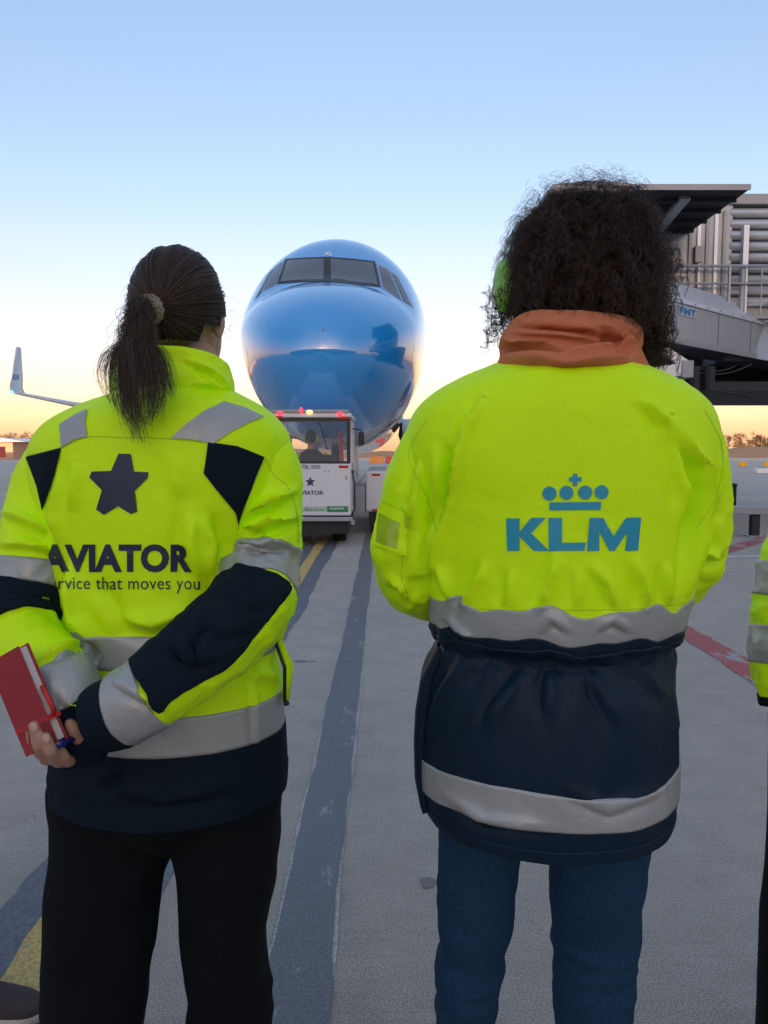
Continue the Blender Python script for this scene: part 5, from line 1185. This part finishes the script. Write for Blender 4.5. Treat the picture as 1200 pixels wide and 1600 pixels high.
    def coil(root, d, L, cr_, pitch, n=44):
        """a strand that leaves along d, bends down under its weight and winds into a coil"""
        t = np.linspace(0, 1, n)[:, None]; g_ = np.array([0, 0, -1.0]); base = root + d * L * t * (1 - .42 * t) + g_ * L * .55 * t ** 2
        a = np.cross(d, g_ + r.normal(size=3) * .4); a /= np.linalg.norm(a) + 1e-9; b = np.cross(a, d)
        ph = 2 * np.pi * L / pitch * t + r.random() * 6.28; rr = cr_ * np.clip(t * 4, 0, 1)
        return base + rr * (np.cos(ph) * a + np.sin(ph) * b)
    paths, fine = [], []
    while len(paths) < 7500:
        d = r.normal(size=3); d /= np.linalg.norm(d)
        if (d[1] > .45 and d[2] < .3) or d[2] < -.6: continue
        k0 = .55 + .38 * r.random(); root = ctr + rad * d * k0 * boxy(d) + r.normal(size=3) * .004; dd = d + r.normal(size=3) * .45; dd[2] += .10; dd /= np.linalg.norm(dd)
        L = .035 + .05 * r.random() + (.02 if d[2] < 0 else 0); cr_ = .0025 + .006 * r.random()
        c = coil(root, dd, L, cr_, .018 + .016 * r.random()); nS = 4
        for s_ in range(nS): paths.append(c + r.normal(size=3) * .0012 + np.cumsum(r.normal(size=c.shape), 0) * .0004)
    for (x, y, n_) in ((1012, 500, 30), (1022, 530, 26), (1008, 540, 26), (1022, 470, 24), (1000, 545, 22), (985, 520, 26), (792, 515, 14), (792, 470, 10), (1030, 420, 14), (968, 515, 20), (1018, 550, 10)):
        for s_ in range(n_):
            root = np.array(at(x + r.normal() * 10, y - 26 + r.normal() * 9, 1.17 + r.random() * .09)); dd = np.array([(.5 if x > 909 else -.5) + r.normal() * .3, -.2 + r.normal() * .3, -.6]); dd /= np.linalg.norm(dd)
            c = coil(root, dd, .035 + .035 * r.random(), .005 + .005 * r.random(), .019 + .01 * r.random())
            for q in range(6): paths.append(c + r.normal(size=3) * .0010)
    k = 0
    while k < 420:                       # ringlets: tight bundles that catch the light
        d = r.normal(size=3); d /= np.linalg.norm(d)
        if d[1] > .3 or d[2] < -.62: continue
        k += 1; root = ctr + rad * d * boxy(d) * (.84 + .1 * r.random()); dd = np.cross(d, r.normal(size=3)); dd = dd / np.linalg.norm(dd) * .8 + d * .35 + np.array([0, 0, -.5]); dd /= np.linalg.norm(dd)
        c = coil(root, dd, .03 + .03 * r.random(), .006 + .004 * r.random(), .018 + .008 * r.random())
        for q in range(12): paths.append(c + r.normal(size=3) * .0011)
    strands('curls', paths, .00022, Hm, hr, .6)
    for k in range(2600):
        d = r.normal(size=3); d[2] = abs(d[2]) * 1.1 - .35; d /= np.linalg.norm(d)
        if d[1] > .6: continue
        root = ctr + rad * d * boxy(d) * (.9 + .06 * r.random()); dd = d + r.normal(size=3) * .5; dd /= np.linalg.norm(dd)
        L = .02 + .05 * r.random() ** 1.5; fine.append(coil(root, dd, L, .003 + .006 * r.random(), .02 + .03 * r.random(), 30) + np.array([0, 0, .55 * L]) * np.linspace(0, 1, 30)[:, None])
    strands('frizz', fine, .00015, Hm, hr, .7)
    g_ = mat('green_ear_defender', (.26, .56, .10), .4); ec = at(787, 448, 1.215)
    cup = MB(); cup.ell(ec, (.017, .030, .044), 24, 16); cp_ = cup.build('ear_defender', g_, P, True)
    MB().ell(ec + Vector((.014, 0, 0)), (.010, .028, .040), 20, 12).build('cushion', M_BLACK, cp_, True)
    return P
PB = build_b()
# ------------------------------------------------------------------ two more people, only just in view
def bystander(label, Yc, cx, rows, arms, legs, headc, jm, bands, navy, hairc, shoes, tro_m, ang=0, hair_len=.0):
    P = empty('person', (at(cx, 1300, Yc).x, Yc, 0), label, 'person'); made = []
    T = torso(rows, Yc, 160, 120); T.wrinkle(.005, 7, 3, (1, 1, .5)); jk = T.mesh('jacket', jm, P); A = []
    for k in arms:
        S = tube(k, 140, 56); S.wrinkle(.004, 16, 8, (1, 1, 1.2), True); S.mesh('sleeve', jm, jk, close_bot=True); A.append(S)
        for (z0, z1) in bands:
            zz = S.C[:, 2]; a = float(np.argmin(abs(zz - z0))) / (len(zz) - 1); b = float(np.argmin(abs(zz - z1))) / (len(zz) - 1)
            S.band('reflective_tape', M_TAPE, jk, a, b, .0024)
        S.band('cuff', M_NAVY, jk, .955, 1.0, .003)
    for (z0, z1) in bands[-2:]: T.band('reflective_tape', M_TAPE, jk, v_at_z(T, z0), v_at_z(T, z1), .0024)
    if navy: T.band('hem_panel', M_NAVY, jk, v_at_z(T, navy), 1.0, .003)
    mb = MB(); LL = [tube(k, 120, 56) for k in legs]
    for S in LL: capped(mb, S)
    a, b = Vector(LL[0].C[0]), Vector(LL[1].C[0]); m_ = (a + b) / 2; mb.ell((m_.x, m_.y, m_.z - .04), (.16, .12, .11), 28, 14)
    remesh('trousers', mb.V, mb.F, .007, tro_m, P, 5, lambda co, no: co + no * (.005 * fbm(co * np.array([1, 1, .6]), 9, 3, 33))[:, None])
    mb = MB(); hc = Vector(headc); head(mb, hc, ang); nb = at(cx, rows[0][0], Yc); mb.tube([hc + Vector((0, 0, -.05)), nb, nb + Vector((0, 0, -.06))], [.056, .056, .07], 18)
    capped(mb, torso([(r[0], r[1] + (r[2] - r[1]) * .18, r[2] - (r[2] - r[1]) * .18, r[3] * .7) for r in rows[:-1]], Yc, 30, 36))
    for S in A:
        mb.tube([Vector(p) for p in S.C[6::10]], .028, 10); e = Vector(S.C[-1]); d = (e - Vector(S.C[-10])).normalized(); fingers(mb, e - d * .005, d, (0, 1, 0), (1 if e.x < m_.x else -1, .2, 0), .3)
    for S in LL: mb.tube([Vector(p) for p in S.C[4::10]], .04, 12)
    remesh('body', mb.V, mb.F, .005, M_SKIN, P, 4)
    hm = MB(); hm.ell(hc + Vector((0, -.012, .03)), (.083, .104, .108), 30, 20)
    bmv = [v for v in hm.V]; M3 = Matrix.Rotation(ang, 3, 'Z'); keep = []
    F = [f for f in hm.F if not any(((M3.inverted() @ (bmv[i] - hc)).y > .045 and (bmv[i] - hc).z < .055) or (bmv[i] - hc).z < -.05 for i in f)]
    finish('hair', np.array([list(v) for v in bmv]) + .003 * fbm(np.array([list(v) for v in bmv]), 60, 2, 4)[:, None], F, mat('short_hair', hairc, .6, bump=.8, bscale=220), P)
    for hx, hy, an, L, m1, m2 in shoes: shoe(P, (hx, hy), an, L, m1, m2)
    return P
sk_b = mat('black_leather_shoe', (.012, .012, .013), .45); so_b = mat('dark_rubber_sole', (.03, .03, .03), .7)
Yq = 1.32; lx = at(1228, 900, Yq).x
PC = bystander('person in yellow jacket with two grey bands and dark trousers, beside the curly haired one', Yq, 1460,
    [(560, 1400, 1520, .07), (590, 1360, 1560, .09), (620, 1320, 1600, .11), (660, 1300, 1630, .125), (740, 1290, 1640, .135), (860, 1270, 1640, .14), (960, 1262, 1640, .14), (1050, 1246, 1640, .145), (1085, 1240, 1640, .145), (1104, 1240, 1640, .143)],
    [[(1345, 650, Yq, .045), (1310, 720, Yq, .058), (1276, 800, Yq, .060), (1246, 880, Yq, .060), (1230, 960, Yq - .01, .058), (1226, 1040, Yq - .03, .054), (1229, 1100, Yq - .04, .046)],
     [(1550, 640, Yq, .055), (1580, 700, Yq, .062), (1600, 790, Yq, .060), (1612, 880, Yq, .058), (1616, 960, Yq - .01, .056), (1616, 1050, Yq - .03, .050), (1612, 1100, Yq - .04, .046)]],
    [[(1315, 1080, Yq, .105), (1290, 1200, Yq, .095), (1280, 1330, Yq, .088), (1262, 1450, Yq, .082), (1250, 1600, Yq, .078), (1245, 1770, Yq, .08)], [(1520, 1080, Yq, .105), (1530, 1200, Yq, .095), (1530, 1330, Yq, .088), (1530, 1450, Yq, .082), (1530, 1600, Yq, .078), (1530, 1770, Yq, .08)]],
    at(1460, 470, Yq + .04), M_HIVIS, [(at(1228, 888, Yq).z, at(1228, 936, Yq).z), (at(1228, 980, Yq).z, at(1228, 1030, Yq).z)], at(1228, 1083, Yq - .02).z, (.05, .035, .022),
    [(at(1245, 1780, Yq).x, Yq - .06, R(90), .28, sk_b, so_b), (at(1530, 1780, Yq).x, Yq - .06, R(90), .28, sk_b, so_b)], M_BLACKC)
# a colleague out of view: one brown sneaker reaches into the picture
tip = gnd(63, 1572, .03); M_SNK = mat('dark_brown_suede', (.045, .034, .032), .85, var=.2, vscale=60, bump=.3, bscale=500); M_SNKS = mat('pale_rubber_sole', (.48, .47, .46), .6, var=.1, vscale=30)
Yd = tip.y + .06; hx = tip.x - .285
def pxd(X, y): return 600 + X * FPX / (Yd * cp + (CAM_H - .9) * sp_) 
cxd = -150
PD = bystander('person standing at the side of whom one brown sneaker with pale sole shows', Yd, cxd,
    [(590, cxd - 40, cxd + 40, .07), (615, cxd - 70, cxd + 70, .10), (640, cxd - 100, cxd + 100, .15), (680, cxd - 118, cxd + 118, .19), (760, cxd - 120, cxd + 120, .20), (900, cxd - 112, cxd + 112, .19), (1050, cxd - 110, cxd + 110, .19), (1100, cxd - 110, cxd + 110, .19)],
    [[(cxd, 650, Yd - .16, .055), (cxd - 5, 720, Yd - .22, .06), (cxd - 8, 860, Yd - .24, .055), (cxd + 5, 960, Yd - .23, .05), (cxd + 20, 1060, Yd - .20, .042)], [(cxd, 650, Yd + .16, .055), (cxd - 5, 720, Yd + .22, .06), (cxd - 8, 860, Yd + .24, .055), (cxd + 5, 960, Yd + .23, .05), (cxd + 20, 1060, Yd + .20, .042)]],
    [[(cxd, 1060, Yd - .08, .10), (cxd + 5, 1200, Yd - .1, .085), (cxd + 15, 1350, Yd - .1, .07), (cxd + 25, 1480, Yd - .1, .062), (cxd + 30, 1560, Yd - .1, .06)], [(cxd, 1060, Yd + .08, .10), (cxd + 5, 1200, Yd + .1, .085), (cxd + 15, 1330, Yd + .1, .07), (cxd + 25, 1420, Yd + .1, .062), (cxd + 30, 1465, Yd + .1, .06)]],
    at(cxd + 10, 490, Yd), M_NAVY, [(1.2, 1.15)], None, (.03, .022, .015),
    [(tip.x - .285, tip.y + .01, R(-3), .29, M_SNK, M_SNKS), (tip.x - .70, tip.y + .24, R(6), .29, M_SNK, M_SNKS)], M_BLACKC, R(-90))
